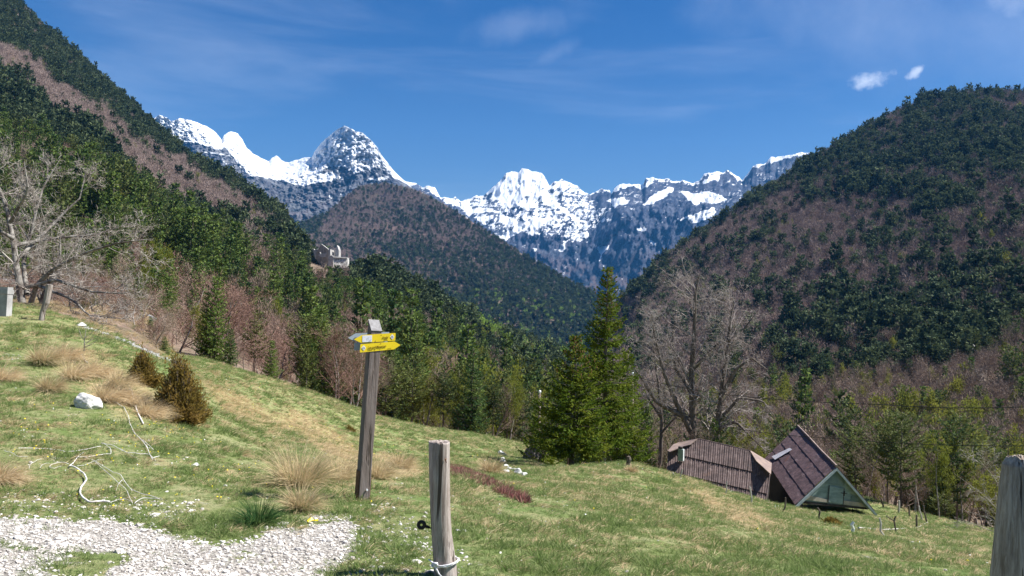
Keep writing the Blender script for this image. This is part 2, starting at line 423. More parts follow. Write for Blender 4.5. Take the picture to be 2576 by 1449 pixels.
GRAVEL = [(-400, 1305), (0, 1303), (150, 1300), (300, 1312), (380, 1332), (440, 1356), (540, 1372), (620, 1364), (680, 1335), (730, 1315), (800, 1304), (872, 1300), (895, 1325), (895, 1365), (880, 1400), (830, 1440), (760, 1520), (300, 1800), (-900, 2200), (-900, 1290)]
grav = inpoly(Gpx, Gpy, GRAVEL).astype(float)
grav = np.where(Gs < 3, grav, 0)
grav = np.maximum(grav, np.where((Gs < 1.0) & (Gpx < 700), 1, 0))
gnv = fbm(G * 1.1, 3)
grav = blur(grav, 4); grav = grav * (1 - np.clip((gnv - np.where(Gpy < 1365, .0, .06)) * 9, 0, .9))
def zone(px, py, polys):
    r = np.zeros(np.shape(px), bool)
    for p in polys: r |= inpoly(px, py, p)
    return r
STRAW = [[(720, 1020), (800, 1050), (900, 1130), (1000, 1150), (1080, 1190), (960, 1210), (850, 1180), (790, 1120), (700, 1060)],
         [(500, 960), (620, 1000), (760, 1080), (700, 1090), (560, 1030)],
         [(80, 880), (240, 880), (420, 1000), (430, 1060), (300, 1050), (180, 960)], [(1720, 1215), (1850, 1270), (1990, 1330), (1900, 1340), (1780, 1290)]]
straw = np.where(Gs < 7.1, zone(Gpx, Gpy, STRAW), False).astype(float)
straw = blur(straw, 8)
rocky = fbm(G / 60, 4)
ROCKZ = [[(2075, 880), (2110, 870), (2170, 920), (2260, 925), (2290, 960), (2200, 975), (2120, 950), (2070, 930)], [(2400, 905), (2470, 900), (2480, 950), (2410, 955)],
         [(20, 20), (70, 30), (140, 130), (250, 200), (215, 215), (140, 170), (60, 90)], [(0, 60), (60, 50), (70, 100), (0, 110)], [(290, 710), (370, 705), (390, 735), (300, 738)], [(40, 735), (110, 735), (110, 752), (40, 752)]]
rk = np.where(Gs > 5.1, zone(*warp(Gpx, Gpy, 10, .03), ROCKZ), False).astype(float)
rk = blur(rk, 3)

t = NT('ground_cover')
pos = t.P()
n1 = t.noise(pos, 0.35, 5, 0.6)
n2 = t.noise(pos, 2.2, 5, 0.65)
n3 = t.noise(t.mapping(pos, (1, 1, 1)), 14, 5, 0.7)
n4 = t.noise(pos, 60, 3, 0.7)
g1 = t.mix(t.ramp(n2, 0.38, 0.62), (0.150, 0.190, 0.060), (0.275, 0.282, 0.140))
g1 = t.mix(t.ramp(n1, 0.45, 0.62, 0, 0.7), g1, (0.105, 0.180, 0.045))
stw = t.mix(t.ramp(n3, 0.35, 0.65), (0.27, 0.215, 0.10), (0.40, 0.33, 0.17))
dry = t.ramp(t.math('ADD', n2, t.math('MULTIPLY', t.noise(pos, 0.12, 3, 0.5), 0.6)), 0.70, 1.05, 0.05, 0.70)
sfac = t.math('MAXIMUM', t.math('MULTIPLY', dry, t.ramp(n3, 0.35, 0.6)), t.math('MULTIPLY', t.attr('straw'), t.ramp(n3, 0.30, 0.55)))
g2 = t.mix(sfac, g1, stw)
g2 = t.mix(t.ramp(t.math('ADD', n3, t.math('MULTIPLY', n4, 0.35)), 0.42, 0.72, 0.62, 0.0), g2, (0.045, 0.062, 0.016))
lit = t.mix(t.ramp(n2, 0.35, 0.65), (0.15, 0.105, 0.082), (0.26, 0.185, 0.145))
lit = t.mix(t.ramp(n1, 0.40, 0.60, 0.0, 0.55), lit, (0.12, 0.11, 0.06))
col = t.mix(t.attr('meadow'), lit, g2)
rockc = t.mix(t.ramp(n3, 0.3, 0.7), (0.16, 0.145, 0.13), (0.36, 0.34, 0.32))
rn = t.noise(pos, 0.12, 6, 0.7)
rfac = t.math('MULTIPLY', t.attr('rock'), t.ramp(rn, 0.46, 0.56))
col = t.mix(rfac, col, rockc)
gv = t.mix(t.voro(pos, 34, 'Color'), (0.38, 0.35, 0.31), (0.60, 0.565, 0.52))
gvc = t.mix(t.ramp(t.voro(pos, 34), 0.3, 0.75), gv, (0.24, 0.215, 0.19))
gf = t.ramp(t.math('ADD', t.attr('gravel'), t.math('MULTIPLY', t.math('SUBTRACT', n2, 0.5), 2.4)), 0.35, 0.62)
col = t.mix(gf, col, gvc)
hgt = t.math('ADD', t.math('MULTIPLY', n3, 0.5), t.math('MULTIPLY', n4, 0.3))
M['ground'] = t.principled(col, 0.95, 0.1, t.bump(hgt, 0.9, 0.08))

def grid_faces(nr, nc):
    i = np.arange(nr - 1)[:, None] * nc + np.arange(nc - 1)[None]
    return np.stack([i, i + 1, i + nc + 1, i + nc], -1).reshape(-1, 4)
def add_attr(me, name, arr):
    a = me.attributes.new(name, 'FLOAT', 'POINT'); a.data.foreach_set('value', np.asarray(arr, np.float32).ravel())
me = mesh('ground', G.reshape(-1, 3), grid_faces(NR, NCOL), M['ground'], True)
for nme, a in (('meadow', meadow), ('gravel', grav), ('straw', straw), ('rock', rk)): add_attr(me, nme, a)
tag(obj('ground', me), 'alpine pasture falling away into wooded valley slopes', kind='structure')

# ------------------------------------------------------------------ distant mountains
def mountain(name, ridge, foot, mids, disp, jag, nrow, px0, px1, step, snowf, mat, label, back=1.25, relief=None):
    U = np.arange(px0, px1 + step, step); nc = len(U)
    def crv(c): return (np.interp(U, [p[0] for p in c], [p[1] for p in c]), np.interp(U, [p[0] for p in c], [p[2] for p in c]))
    rp, ry = crv(ridge)
    rp = rp + jag * fbm(np.stack([U * 0.055, U * 0, U * 0 + 3.3], -1), 5, 0.6) * 2
    curves = [crv(foot)] + [crv(m) for m in mids] + [(rp, ry)]
    s = np.linspace(0, len(curves) - 1, nrow)
    P = pchip_rows(np.array([c[0] for c in curves]), s)
    Y = pchip_rows(np.array([c[1] for c in curves]), s)
    X = np.repeat(U[None], nrow, 0)
    # real relief: push every point nearer or farther along its own line of sight, fading out at the crest
    dd = relief(X, P)
    fade = np.clip((P - rp[None]) / 70, 0, 1)
    Y = Y * (1 + disp * dd * (0.45 + 0.55 * fade))
    W = at(X, P, Y)
    sn = snowf(X, P, W, rp) if snowf else None
    # far side of the mountain
    bk = [at(U, rp + 14 * k + 6 * fbm(np.stack([U * .02, U * 0 + k, U * 0], -1), 3), Y[-1] * (1 + (back - 1) * k / 4)) for k in (1, 2, 3, 4)]
    W = np.concatenate([W, np.array(bk)])
    me = mesh(name, W.reshape(-1, 3), grid_faces(len(W), nc), mat, False)
    if sn is not None:
        add_attr(me, 'snow', np.concatenate([sn, np.repeat(sn[-1:], 4, 0)]))
    o = obj(name, me); tag(o, label, kind='structure')
    return o, W, X, P
def cP4(L): return [(319.4 + x * .33075, 255.6 + y * .33075) for x, y in L]
def cP5(L): return [(1022.2 + x * .3527, 351.4 + y * .3527) for x, y in L]
def grad_normal_z(W):
    a = np.gradient(W, axis=0); b = np.gradient(W, axis=1); n = np.cross(b, a); n /= np.linalg.norm(n, axis=-1)[..., None] + 1e-9
    return n * np.sign(n[..., 2:3] + 1e-9)
def rock_snow_mat(name, rock1, rock2, low1, low2, zlo, zhi):
    t = NT(name); pos = t.P()
    nf = t.noise(pos, 0.022, 8, 0.8, 0.4)
    ns = t.noise(t.mapping(pos, (1, 1, 0.35)), 0.008, 7, 0.7, 0.6)
    rock = t.mix(t.ramp(ns, 0.36, 0.64), rock1, rock2)
    sep = t.n('ShaderNodeSeparateXYZ'); t.put(sep.inputs[0], pos)
    lowf = t.ramp(t.math('ADD', sep.outputs[2], t.math('MULTIPLY', t.math('SUBTRACT', ns, 0.5), 700)), zlo, zhi, 1.0, 0.0)
    low = t.mix(t.ramp(t.noise(pos, 0.004, 5, 0.6), 0.45, 0.55), low1, low2)
    rock = t.mix(lowf, rock, low)
    nl = t.noise(t.mapping(pos, (.22, .22, 1.6), (.25, .12, 0)), 0.016, 6, .7, .8)
    f = t.ramp(t.math('ADD', t.attr('snow'), t.math('ADD', t.math('MULTIPLY', t.math('SUBTRACT', nf, 0.5), 0.6), t.math('MULTIPLY', t.math('SUBTRACT', nl, 0.5), 1.1))), 0.44, 0.54)
    col = t.mix(f, rock, (0.80, 0.82, 0.85))
    return t.principled(col, 0.9, 0.1, t.bump(nf, 0.8, 25))
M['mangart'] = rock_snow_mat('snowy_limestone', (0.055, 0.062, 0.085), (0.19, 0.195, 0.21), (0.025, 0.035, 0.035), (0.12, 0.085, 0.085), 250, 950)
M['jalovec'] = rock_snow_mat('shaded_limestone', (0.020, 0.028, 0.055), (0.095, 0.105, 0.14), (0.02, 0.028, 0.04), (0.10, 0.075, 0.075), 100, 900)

rC = cP4([(-260, 300), (60, 200), (170, 150), (205, 128), (240, 100), (310, 122), (335, 150), (400, 128), (480, 137), (540, 160), (600, 188), (650, 213), (690, 252), (722, 290), (738, 252), (790, 225), (840, 242), (880, 290), (910, 350), (960, 395), (1020, 430), (1080, 455), (1105, 425), (1135, 408), (1180, 448), (1230, 462), (1300, 440), (1350, 425), (1405, 425), (1430, 378), (1480, 310), (1540, 258), (1600, 212), (1655, 183), (1700, 205), (1740, 225), (1790, 235), (1850, 290), (1900, 340), (1940, 410), (2000, 490), (2060, 555), (2110, 605), (2200, 680), (2318, 760), (2600, 900)])
ridgeC = [(x, y, 6300 + 500 * math.sin(x * 0.012)) for x, y in rC]
def jagC(X, P): pass
def reliefC(X, P):
    q = np.stack([X * 0.022 + P * .006, P * 0.012, X * 0], -1)
    q2 = np.stack([X * 0.09, P * 0.09, X * 0 + 9], -1)
    return fbm(q, 6, 0.62, True) * 0.9 + 0.45 * fbm(q2, 4, 0.7)
SNOWC = cP4([(100, 0), (170, 165), (250, 240), (330, 270), (400, 285), (440, 305), (500, 300), (560, 330), (700, 360), (740, 340), (820, 420), (860, 500), (900, 550), (1000, 570), (1150, 600), (1340, 640), (1480, 615), (1580, 600), (1660, 580), (1560, 545), (1450, 555), (1510, 500), (1620, 480), (1700, 505), (1730, 540), (1870, 500), (1900, 480), (1960, 500), (2000, 560), (2110, 620), (2400, 720), (2400, 0)])
SOLIDC = [cP4([(1500, 495), (1560, 450), (1640, 415), (1800, 420), (1890, 480), (1870, 500), (1730, 540), (1680, 490)]), cP4([(1190, 450), (1400, 430), (1400, 500), (1470, 510), (1440, 555), (1590, 545), (1590, 590), (1480, 612), (1340, 635), (1200, 570), (1250, 540)]), cP4([(860, 380), (960, 400), (1080, 460), (1180, 470), (1260, 540), (1200, 580), (1000, 500), (880, 430)])]
PATCHC = [cP4([(820, 565), (860, 590), (850, 615)]), cP4([(1620, 700), (1660, 710), (1650, 735)]), cP4([(1530, 705), (1555, 735), (1540, 735)]), cP4([(1820, 600), (1880, 580), (1990, 570), (1980, 595), (1840, 610)]), cP4([(440, 290), (540, 285), (560, 330), (690, 355), (560, 325)])]
TOWER = cP4([(1400, 500), (1400, 300), (1500, 130), (1655, 60), (1850, 120), (1980, 330), (1990, 520), (1880, 480), (1640, 415), (1500, 490)])
def snowC(X, P, W, rp):
    X, P = warp(X, P, 5, .06)
    n = grad_normal_z(W)
    s = inpoly(X, P, SNOWC) * 0.62
    s = np.where(inpoly(X, P, TOWER), 1.12, s)
    s = blur(s, 2)
    s = s + np.clip((n[..., 2] - 0.6) * 0.35, -.08, .15)
    for p in SOLIDC: s = np.where(inpoly(X, P, p), 1.05, s)
    s = blur(s, 1)
    for p in PATCHC: s = np.where(inpoly(X, P, p), 0.95, s)
    low = np.clip((P - 430) / 40, 0, 1)
    s = s + 0.30 * (1 - low) * (s < 0.5)
    s = s + 0.35 * np.clip(1 - (P - rp[None]) / 10, 0, 1)
    return s + fbm(np.stack([X * 0.10, P * 0.20, X * 0], -1), 5, 0.7) * 0.5
footC = [(200, 640, 4300), (600, 600, 4300), (800, 585, 4300), (1100, 700, 4500), (1300, 760, 4500)]
midC = [(200, 500, 5000), (500, 500, 5000), (800, 545, 4700), (1100, 620, 4900), (1300, 700, 5000)]
midC2 = [(200, 420, 5700), (380, 330, 5800), (560, 395, 5600), (700, 465, 5500), (900, 430, 5500), (1000, 470, 5700), (1300, 600, 5700)]
mountain('mountain_massif', ridgeC, footC, [midC, midC2], 0.085, 2.6, 190, 230, 1180, 2.2, snowC, M['mangart'], 'snow covered rocky massif with a domed summit left of centre', relief=reliefC)

rD = cP5([(-200, 260), (60, 310), (110, 337), (150, 325), (205, 343), (240, 408), (330, 420), (350, 405), (385, 437), (440, 430), (500, 395), (560, 395), (600, 350), (650, 308), (710, 245), (740, 228), (770, 222), (800, 235), (822, 203), (870, 215), (930, 233), (975, 247), (1000, 290), (1020, 332), (1060, 300), (1110, 283), (1170, 305), (1230, 337), (1270, 380), (1310, 390), (1350, 370), (1400, 350), (1450, 360), (1462, 395), (1482, 345), (1520, 320), (1600, 313), (1690, 320), (1710, 270), (1760, 268), (1790, 282), (1850, 275), (1900, 297), (2000, 295), (2040, 312), (2090, 290), (2130, 242), (2230, 224), (2260, 238), (2300, 218), (2360, 258), (2395, 292), (2430, 250), (2470, 190), (2500, 173), (2560, 170), (2600, 125), (2650, 120), (2700, 120), (2760, 105), (2820, 88), (2880, 95), (3000, 150), (3300, 250)])
ridgeD = [(x, y, 8300 - 1.2 * max(0, x - 1500)) for x, y in rD]
def reliefD(X, P):
    sh = X + (P - 500) * 0.45
    q = np.stack([sh * 0.018, P * 0.006, X * 0], -1)
    q2 = np.stack([X * 0.06, P * 0.03, X * 0 + 4], -1)
    return fbm(q, 5, 0.55, True) * 1.0 + 0.35 * fbm(q2, 4, 0.6)
SD = [([(560, 330), (640, 200), (820, 120), (980, 160), (1010, 300), (1010, 430), (1060, 410), (1080, 450), (1240, 560), (1245, 600), (1200, 645), (1140, 705), (1140, 650), (1205, 590), (1140, 530), (1100, 485), (1000, 470), (940, 445), (930, 480), (870, 500), (780, 470), (680, 480), (650, 430)], 0.60),
      ([(1955, 370), (2060, 385), (2150, 365), (2290, 425), (2200, 450), (2120, 450), (2060, 472), (2000, 410)], 1.0), ([(1925, 572), (2080, 518), (2195, 487), (2205, 530), (2110, 580), (2060, 602), (1990, 560)], 1.0),
      ([(1685, 465), (1760, 400), (1880, 335), (1910, 352), (1840, 420), (1720, 462)], 1.0), ([(1425, 430), (1560, 405), (1570, 445), (1480, 485)], 0.85), ([(655, 695), (740, 645), (830, 590), (905, 585), (905, 612), (800, 662), (720, 715)], 0.95),
      ([(1205, 695), (1295, 645), (1295, 685)], 0.95), ([(1365, 765), (1445, 765), (1405, 810), (1365, 885), (1385, 815)], 0.95), ([(1075, 775), (1135, 735), (1125, 795)], 0.9), ([(385, 440), (430, 440), (485, 520), (450, 545), (400, 490)], 1.0),
      ([(250, 415), (380, 440), (380, 480), (300, 450)], 0.9), ([(675, 540), (790, 585), (900, 590), (780, 612), (690, 600)], 0.85), ([(885, 625), (1020, 535), (1030, 570), (910, 655)], 0.85), ([(1350, 590), (1400, 480), (1440, 500), (1420, 580)], 0.5),
      ([(110, 320), (210, 340), (240, 410), (150, 350)], 0.9), ([(1640, 630), (1710, 630), (1710, 650), (1640, 645)], 0.9), ([(1720, 715), (1790, 745), (1770, 755)], 0.95), ([(1060, 300), (1110, 283), (1260, 360), (1300, 420), (1200, 400), (1060, 380)], 0.5),
      ([(1480, 330), (1600, 320), (1700, 330), (1760, 265), (1770, 290), (1700, 350), (1600, 335), (1490, 360)], 0.7), ([(2100, 300), (2230, 220), (2250, 240), (2230, 290), (2120, 320)], 0.55), ([(2330, 250), (2400, 292), (2370, 290)], 0.8),
      ([(2470, 190), (2530, 160), (2620, 120), (2820, 85), (2880, 100), (2700, 135), (2560, 185), (2500, 210)], 0.55), ([(880, 650), (900, 590), (930, 480), (945, 480), (910, 600), (905, 690)], 0.8), ([(1040, 520), (1110, 580), (1060, 560)], 0.9), ([(900, 760), (940, 790), (910, 785)], 0.9), ([(500, 560), (600, 560), (600, 600), (540, 590)], 0.6)]
def snowD(X, P, W, rp):
    X, P = warp(X, P, 7, .06)
    s = np.where(inpoly(X, P, cP5([(420, 420), (640, 300), (1000, 280), (1300, 380), (1400, 560), (1250, 720), (600, 640), (480, 540)])), 0.38, 0.16)
    s = blur(s, 6)
    n = grad_normal_z(W)
    for poly, v in SD:
        m = inpoly(X, P, cP5(poly)); s = np.where(m, v, s)
    s = blur(s, 1)
    top = np.clip(1 - (P - rp[None]) / 9, 0, 1)
    s = np.maximum(s, top * 0.62)
    s = s + np.clip((n[..., 2] - 0.6) * 0.30, -.08, .15)
    streak = fbm(np.stack([X * 0.16 + P * 0.1, P * 0.05, X * 0], -1), 4, 0.65)
    return s + streak * 0.7 + 0.06 * np.clip((720 - P) / 100, -1, 1)
footD = [(950, 850, 5300), (1500, 900, 5300), (1700, 850, 5300), (2250, 820, 5300)]
midD = [(950, 700, 6000), (1500, 740, 6100), (1560, 700, 6100), (1800, 680, 6000), (2250, 640, 6000)]
midD2 = [(950, 560, 7200), (1300, 560, 7100), (1500, 580, 7000), (1560, 530, 6900), (1900, 520, 6600), (2250, 500, 6500)]
mountain('mountain_range', ridgeD, footD, [midD, midD2], 0.085, 5.5, 210, 960, 2240, 2.2, snowD, M['jalovec'], 'jagged shaded mountain range with snow patches behind the valley', relief=reliefD)

# wooded cone-shaped hill in the middle distance
t = NT('distant_forest_floor'); pos = t.P()
nb = t.noise(pos, 0.006, 6, 0.65)
col = t.mix(t.ramp(nb, 0.42, 0.58), (0.060, 0.070, 0.045), (0.20, 0.135, 0.115))
col = t.mix(t.ramp(t.noise(pos, 0.05, 5, 0.75), 0.35, 0.60, 0.45, 0.0), col, (0.02, 0.025, 0.02))
M['forest_far'] = t.principled(col, 0.95, 0.05, t.bump(t.noise(pos, 0.08, 4, 0.7), 1.0, 8))
rB = [(600, 610), (700, 585), (750, 570), (790, 552), (830, 532), (860, 505), (885, 482), (905, 470), (930, 464), (970, 462), (1010, 468), (1060, 483), (1120, 515), (1200, 566), (1300, 630), (1400, 690), (1460, 722), (1490, 738), (1540, 775), (1600, 812), (1700, 860)]
ridgeB = [(x, y, 3300 - abs(x - 960) * 1.6) for x, y in rB]
footB = [(600, 760, 1650), (900, 830, 1750), (1200, 872, 1850), (1480, 880, 1980), (1700, 900, 2100)]
midB = [(600, 640, 2300), (800, 640, 2300), (950, 660, 2350), (1200, 740, 2150), (1400, 800, 2100), (1480, 820, 2100), (1700, 880, 2150)]
def reliefB(X, P): return fbm(np.stack([X * 0.010 - P * 0.003, P * 0.006, X * 0 + 2], -1), 4, 0.5, True) * 1.0
oB, WB, XB, PB = mountain('wooded_hill', ridgeB, footB, [midB], 0.05, 1.0, 90, 600, 1700, 6, None, M['forest_far'], 'cone shaped wooded hill in front of the snowy mountains', back=1.3, relief=reliefB)
# ================================================================== VEGETATION
def norm(v): return v / (np.linalg.norm(v, axis=-1, keepdims=True) + 1e-12)
def seg_tubes(P0, P1, R0, R1, k=3):
    P0, P1 = np.asarray(P0, float), np.asarray(P1, float); R0, R1 = np.asarray(R0, float), np.asarray(R1, float)
    d = norm(P1 - P0); ref = np.where(np.abs(d[:, 2:3]) > 0.8, np.array([[1.0, 0.1, 0]]), np.array([[0, 0.1, 1.0]]))
    u = norm(np.cross(d, ref)); w = np.cross(d, u)
    a = np.arange(k) * 2 * math.pi / k
    ring = np.cos(a)[None, :, None] * u[:, None] + np.sin(a)[None, :, None] * w[:, None]
    V = np.concatenate([P0[:, None] + ring * R0[:, None, None], P1[:, None] + ring * R1[:, None, None]], 1)
    n = len(P0); base = np.arange(n)[:, None] * 2 * k; j = np.arange(k)[None]; j2 = (j + 1) % k
    Fc = np.stack([base + j, base + j2, base + k + j2, base + k + j], -1).reshape(-1, 4)
    return V.reshape(-1, 3), Fc
def diamonds(B, D, L, W, r, bend=0.0):
    """leaf-like quads: base B, direction D, length L, width W"""
    n = len(B); D = norm(D); q = norm(r.normal(size=(n, 3))); s = norm(np.cross(D, q))
    L = np.broadcast_to(L, (n,))[:, None]; W = np.broadcast_to(W, (n,))[:, None]
    mid = B + D * L * 0.45
    V = np.stack([B, mid + s * W * 0.5, B + D * L + np.array([0, 0, -1]) * bend * L, mid - s * W * 0.5], 1).reshape(-1, 3)
    return V, np.arange(n * 4).reshape(n, 4)
def conifer(H, Rad, base, nwh, nbr, tstep, tuft, seed, shape='spruce', droop=0.25, wid=0.42, gap=0.08, side=0.42):
    r = np.random.default_rng(seed); B = []; D = []; L = []; branches = []
    for i in range(nwh):
        f = (i + r.uniform(0, 0.8)) / nwh; h = H * (base + (0.985 - base) * f)
        if shape == 'spruce': rr = Rad * ((1 - f) ** 0.85 + 0.04) * (1 if f > 0.08 else 0.75)
        elif shape == 'pine': rr = Rad * min(1.0, 1.45 * (1 - f) ** 0.6 + 0.1) * (0.55 + 0.45 * min(1, f / 0.3))
        else: rr = Rad * math.sin(math.pi * min(1, 0.12 + 0.88 * (1 - f)) * 0.5)
        nb = max(3, int(round(nbr * (1 if f < 0.7 else 0.75)))); a0 = r.uniform(0, 6.28)
        for b in range(nb):
            if r.random() < gap: continue
            az = a0 + b * 6.283 / nb + r.normal() * 0.25; ln = rr * r.uniform(0.68, 1.16)
            if ln < tuft: ln = tuft * 1.2
            hor = np.array([math.cos(az), math.sin(az), 0])
            rise = (0.55 * f - 0.10) if shape == 'spruce' else (0.25 + 0.5 * f)
            rise += r.normal() * 0.06
            ss = np.linspace(0, 1, max(3, int(ln / tstep) + 2))
            dz_ = rise * ss - droop * np.sin(ss * 3.0) * (1 - f * 0.7) * 0.75 + 0.12 * ss ** 2
            pts = np.array([0, 0, h + r.uniform(-.02, .02) * H * 0.5]) + hor[None] * (ss * ln)[:, None] + np.array([0, 0, 1.0])[None] * (dz_ * ln)[:, None]
            branches.append((pts[0], pts[-1], ln))
            sidev = np.array([-math.sin(az), math.cos(az), 0])
            for k in range(1, len(pts)):
                s = ss[k]; fw = norm(pts[k] - pts[k - 1])
                if s < 0.12: continue
                tl = ln * side * (1.05 - 0.72 * s) * r.uniform(0.7, 1.2)
                for sg in (-1, 1):
                    dd = norm(fw * 0.75 + sidev * sg * 0.85 + np.array([0, 0, r.normal() * 0.14 - 0.10]))
                    m = max(1, int(tl / (tuft * 0.62)))
                    for q in range(m):
                        p = pts[k] + dd * (q * tuft * 0.62)
                        B.append(p + r.normal(size=3) * tuft * 0.10); D.append(dd + r.normal(size=3) * 0.35 + np.array([0, 0, -0.15 if shape == 'spruce' else 0.15])); L.append(tuft * r.uniform(0.7, 1.25))
                B.append(pts[k - 1]); D.append(fw + r.normal(size=3) * 0.15); L.append(tuft * 1.25)
            B.append(pts[-1] - fw * tuft * 0.2); D.append(fw + np.array([0, 0, 0.1])); L.append(tuft * 1.2)
    for k in range(4):
        B.append(np.array([0, 0, H - tuft * 1.2])); D.append(np.array([r.normal() * .2, r.normal() * .2, 1])); L.append(tuft * 1.6)
    B = np.array(B); D = np.array(D); L = np.array(L)
    V, Fc = diamonds(B, D, L, L * wid, r, 0.1)
    return V, Fc, branches
def trunk_mb(H, r0, branches=None, lean=0.0, seed=0, k=7, brr=0.016):
    m = MB(); r = np.random.default_rng(seed)
    pts = [np.array([lean * f * H * 0.2 + r.normal() * 0.006 * H * (f > 0), r.normal() * 0.006 * H * (f > 0), H * f - (0.4 if f == 0 else 0)]) for f in np.linspace(0, 0.97, 6)]
    m.tube(pts, [r0 * (1.15 if f == 0 else 1) * (1 - f) + 0.01 for f in np.linspace(0, 0.97, 6)], k)
    if branches:
        V, Fc = seg_tubes([b[0] for b in branches], [b[0] * 0.15 + b[1] * 0.85 for b in branches], [max(0.012, b[2] * brr) for b in branches], [0.006] * len(branches), 3)
        m.add(V, Fc)
    return m
def grow(segs, r, p, d, L, rad, lvl, cfg, tips):
    """recursive bare-tree limb"""
    n = cfg['n'][lvl] if lvl < len(cfg['n']) else 2
    step = L / n; pts = [p]; ra = [rad]; up_ = cfg.get('up', 0.10)
    for i in range(n):
        d = norm(d + r.normal(size=3) * cfg['wig'] + np.array([0, 0, up_ if lvl < 3 else up_ * 0.4]))
        p = p + d * step; pts.append(p); ra.append(rad * (1 - 0.72 * (i + 1) / n))
    for i in range(n): segs.append((pts[i], pts[i + 1], ra[i], ra[i + 1], lvl))
    tips.append((pts[-1], d))
    if lvl >= cfg['levels']: return
    nb = cfg['nb'][lvl]
    for b in range(nb):
        f = cfg['start'][lvl] + (1 - cfg['start'][lvl]) * (b + r.random()) / nb
        x = f * n; i = min(int(x), n - 1); q = pts[i] + (pts[i + 1] - pts[i]) * (x - i)
        dir0 = norm(pts[i + 1] - pts[i]); s = norm(np.cross(dir0, r.normal(size=3)))
        ang = r.uniform(*cfg['ang']); dd = dir0 * math.cos(ang) + s * math.sin(ang)
        if lvl == 0: dd[2] = abs(dd[2]) * 0.7 + 0.1
        grow(segs, r, q, dd, L * r.uniform(*cfg['ratio']) * (1.15 - 0.55 * f), max(ra[i] * 0.55, cfg['rmin']), lvl + 1, cfg, tips)
def bare_tree(H, seed, levels=3, nb=(9, 6, 5, 4), rad=None, rmin=0.012, ang=(0.5, 1.05), ratio=(0.38, 0.55), start=(0.25, 0.2, 0.15, 0.1), n=(7, 4, 3, 2, 2), wig=0.13, up=0.10, multi=1, topf=0.92):
    r = np.random.default_rng(seed); segs = []; tips = []
    cfg = dict(n=n, nb=nb, levels=levels, wig=wig, ang=ang, ratio=ratio, start=start, rmin=rmin, up=up)
    for k in range(multi):
        d = np.array([r.normal() * 0.06, r.normal() * 0.06, 1.0]) if multi == 1 else norm(np.array([r.normal() * 0.35, r.normal() * 0.35, 1.0]))
        grow(segs, r, np.array([0, 0, -0.3]) if multi == 1 else np.array([r.normal() * .15, r.normal() * .15, -0.3]), d, H * topf * (1 if k == 0 else r.uniform(0.7, 1)), (rad or H * 0.016) * (1 if multi == 1 else 0.7), 0, cfg, tips)
    return segs, tips
def split_segs(segs, kbig=5, ksmall=3, lv=1):
    big = [s for s in segs if s[4] <= lv]; small = [s for s in segs if s[4] > lv]
    def mk(L, k):
        return seg_tubes([s[0] for s in L], [s[1] for s in L], [s[2] for s in L], [s[3] for s in L], k)
    return mk(big, kbig), mk(small, ksmall)
def cat_vf(*vf):
    V = []; Fc = []; n = 0
    for v, f in vf: V.append(v); Fc.append(f + n); n += len(v)
    return np.concatenate(V), np.concatenate(Fc)

# ---- source trees: each an unlinked root with trunk and crown children, copied (with their parts) where they stand
class Kind: pass
def kind(name, crown_vf, trunk, mcrown, mtrunk, H):
    k = Kind(); k.name = name; k.H = H
    k.crown = mesh(name + '_crown', crown_vf[0], crown_vf[1], mcrown)
    V, Fc = (np.array(trunk.V), trunk.F) if isinstance(trunk, MB) else trunk
    k.trunk = mesh(name + '_trunk', V, Fc, mtrunk, True)
    # both together, for the uncountable far part of the wood
    me = bpy.data.meshes.new(name + '_whole')
    tv = np.array([v.co[:] for v in k.trunk.vertices]); nt_ = len(tv)
    polys = [tuple(p.vertices) for p in k.trunk.polygons]
    cf = np.asarray(crown_vf[1]) + nt_
    allV = np.concatenate([tv, crown_vf[0]])
    flat = [i for p in polys for i in p] + cf.ravel().tolist()
    ls = list(np.cumsum([0] + [len(p) for p in polys])) ; l0 = ls[-1]
    starts = ls[:-1] + [l0 + cf.shape[1] * i for i in range(len(cf))]
    me.vertices.add(len(allV)); me.vertices.foreach_set('co', allV.ravel())
    me.loops.add(len(flat)); me.loops.foreach_set('vertex_index', np.array(flat, np.int32))
    me.polygons.add(len(starts)); me.polygons.foreach_set('loop_start', np.array(starts, np.int32))
    me.update(calc_edges=True)
    me.materials.append(mtrunk); me.materials.append(mcrown)
    mi = np.zeros(len(starts), np.int32); mi[len(polys):] = 1
    me.polygons.foreach_set('material_index', mi); me.update()
    k.whole = me
    return k
def place_tree(k, name, loc, H, rz, label, cat, group=None, tilt=(0, 0), wide=1.0):
    s = H / k.H
    o = bpy.data.objects.new(name, None); o.empty_display_size = 0.3
    o.location = Vector([float(v) for v in loc]); o.rotation_euler = (tilt[0], tilt[1], rz); o.scale = (s * wide, s * wide, s)
    link(o); tag(o, label, cat, group)
    obj('trunk', k.trunk, o); obj('crown', k.crown, o)
    return o
def mk_conifer(name, seed, Rf, base, nwh, nbr, tstep, tuft, shape, mat, droop=.25, brr=.012, H=12., gap=.08, wid=.42, side=.42):
    V, Fc, br = conifer(H, H * Rf, base, nwh, nbr, tstep, tuft, seed, shape, droop, wid, gap, side)
    return kind(name, (V, Fc), trunk_mb(H, H * 0.013, br, 0, seed, 6, brr), mat, M['bark'], H)
LA = []; LB = []; LC = []
for i in range(3): LA.append(mk_conifer('spruce', 11 + i, .20 + .02 * i, .06, 22, 8, .34, .40, 'spruce', M['spruce'], .30))
for i in range(3): LA.append(mk_conifer('pine', 21 + i, .24 + .03 * i, .26 - .06 * i, 13, 7, .36, .48, 'pine', M['pine'], .12, gap=.20))
for i in range(3): LB.append(mk_conifer('spruce', 31 + i, .135 + .018 * i, .05, 19, 7, .5, .55, 'spruce', M['spruce'], .28, wid=.62))
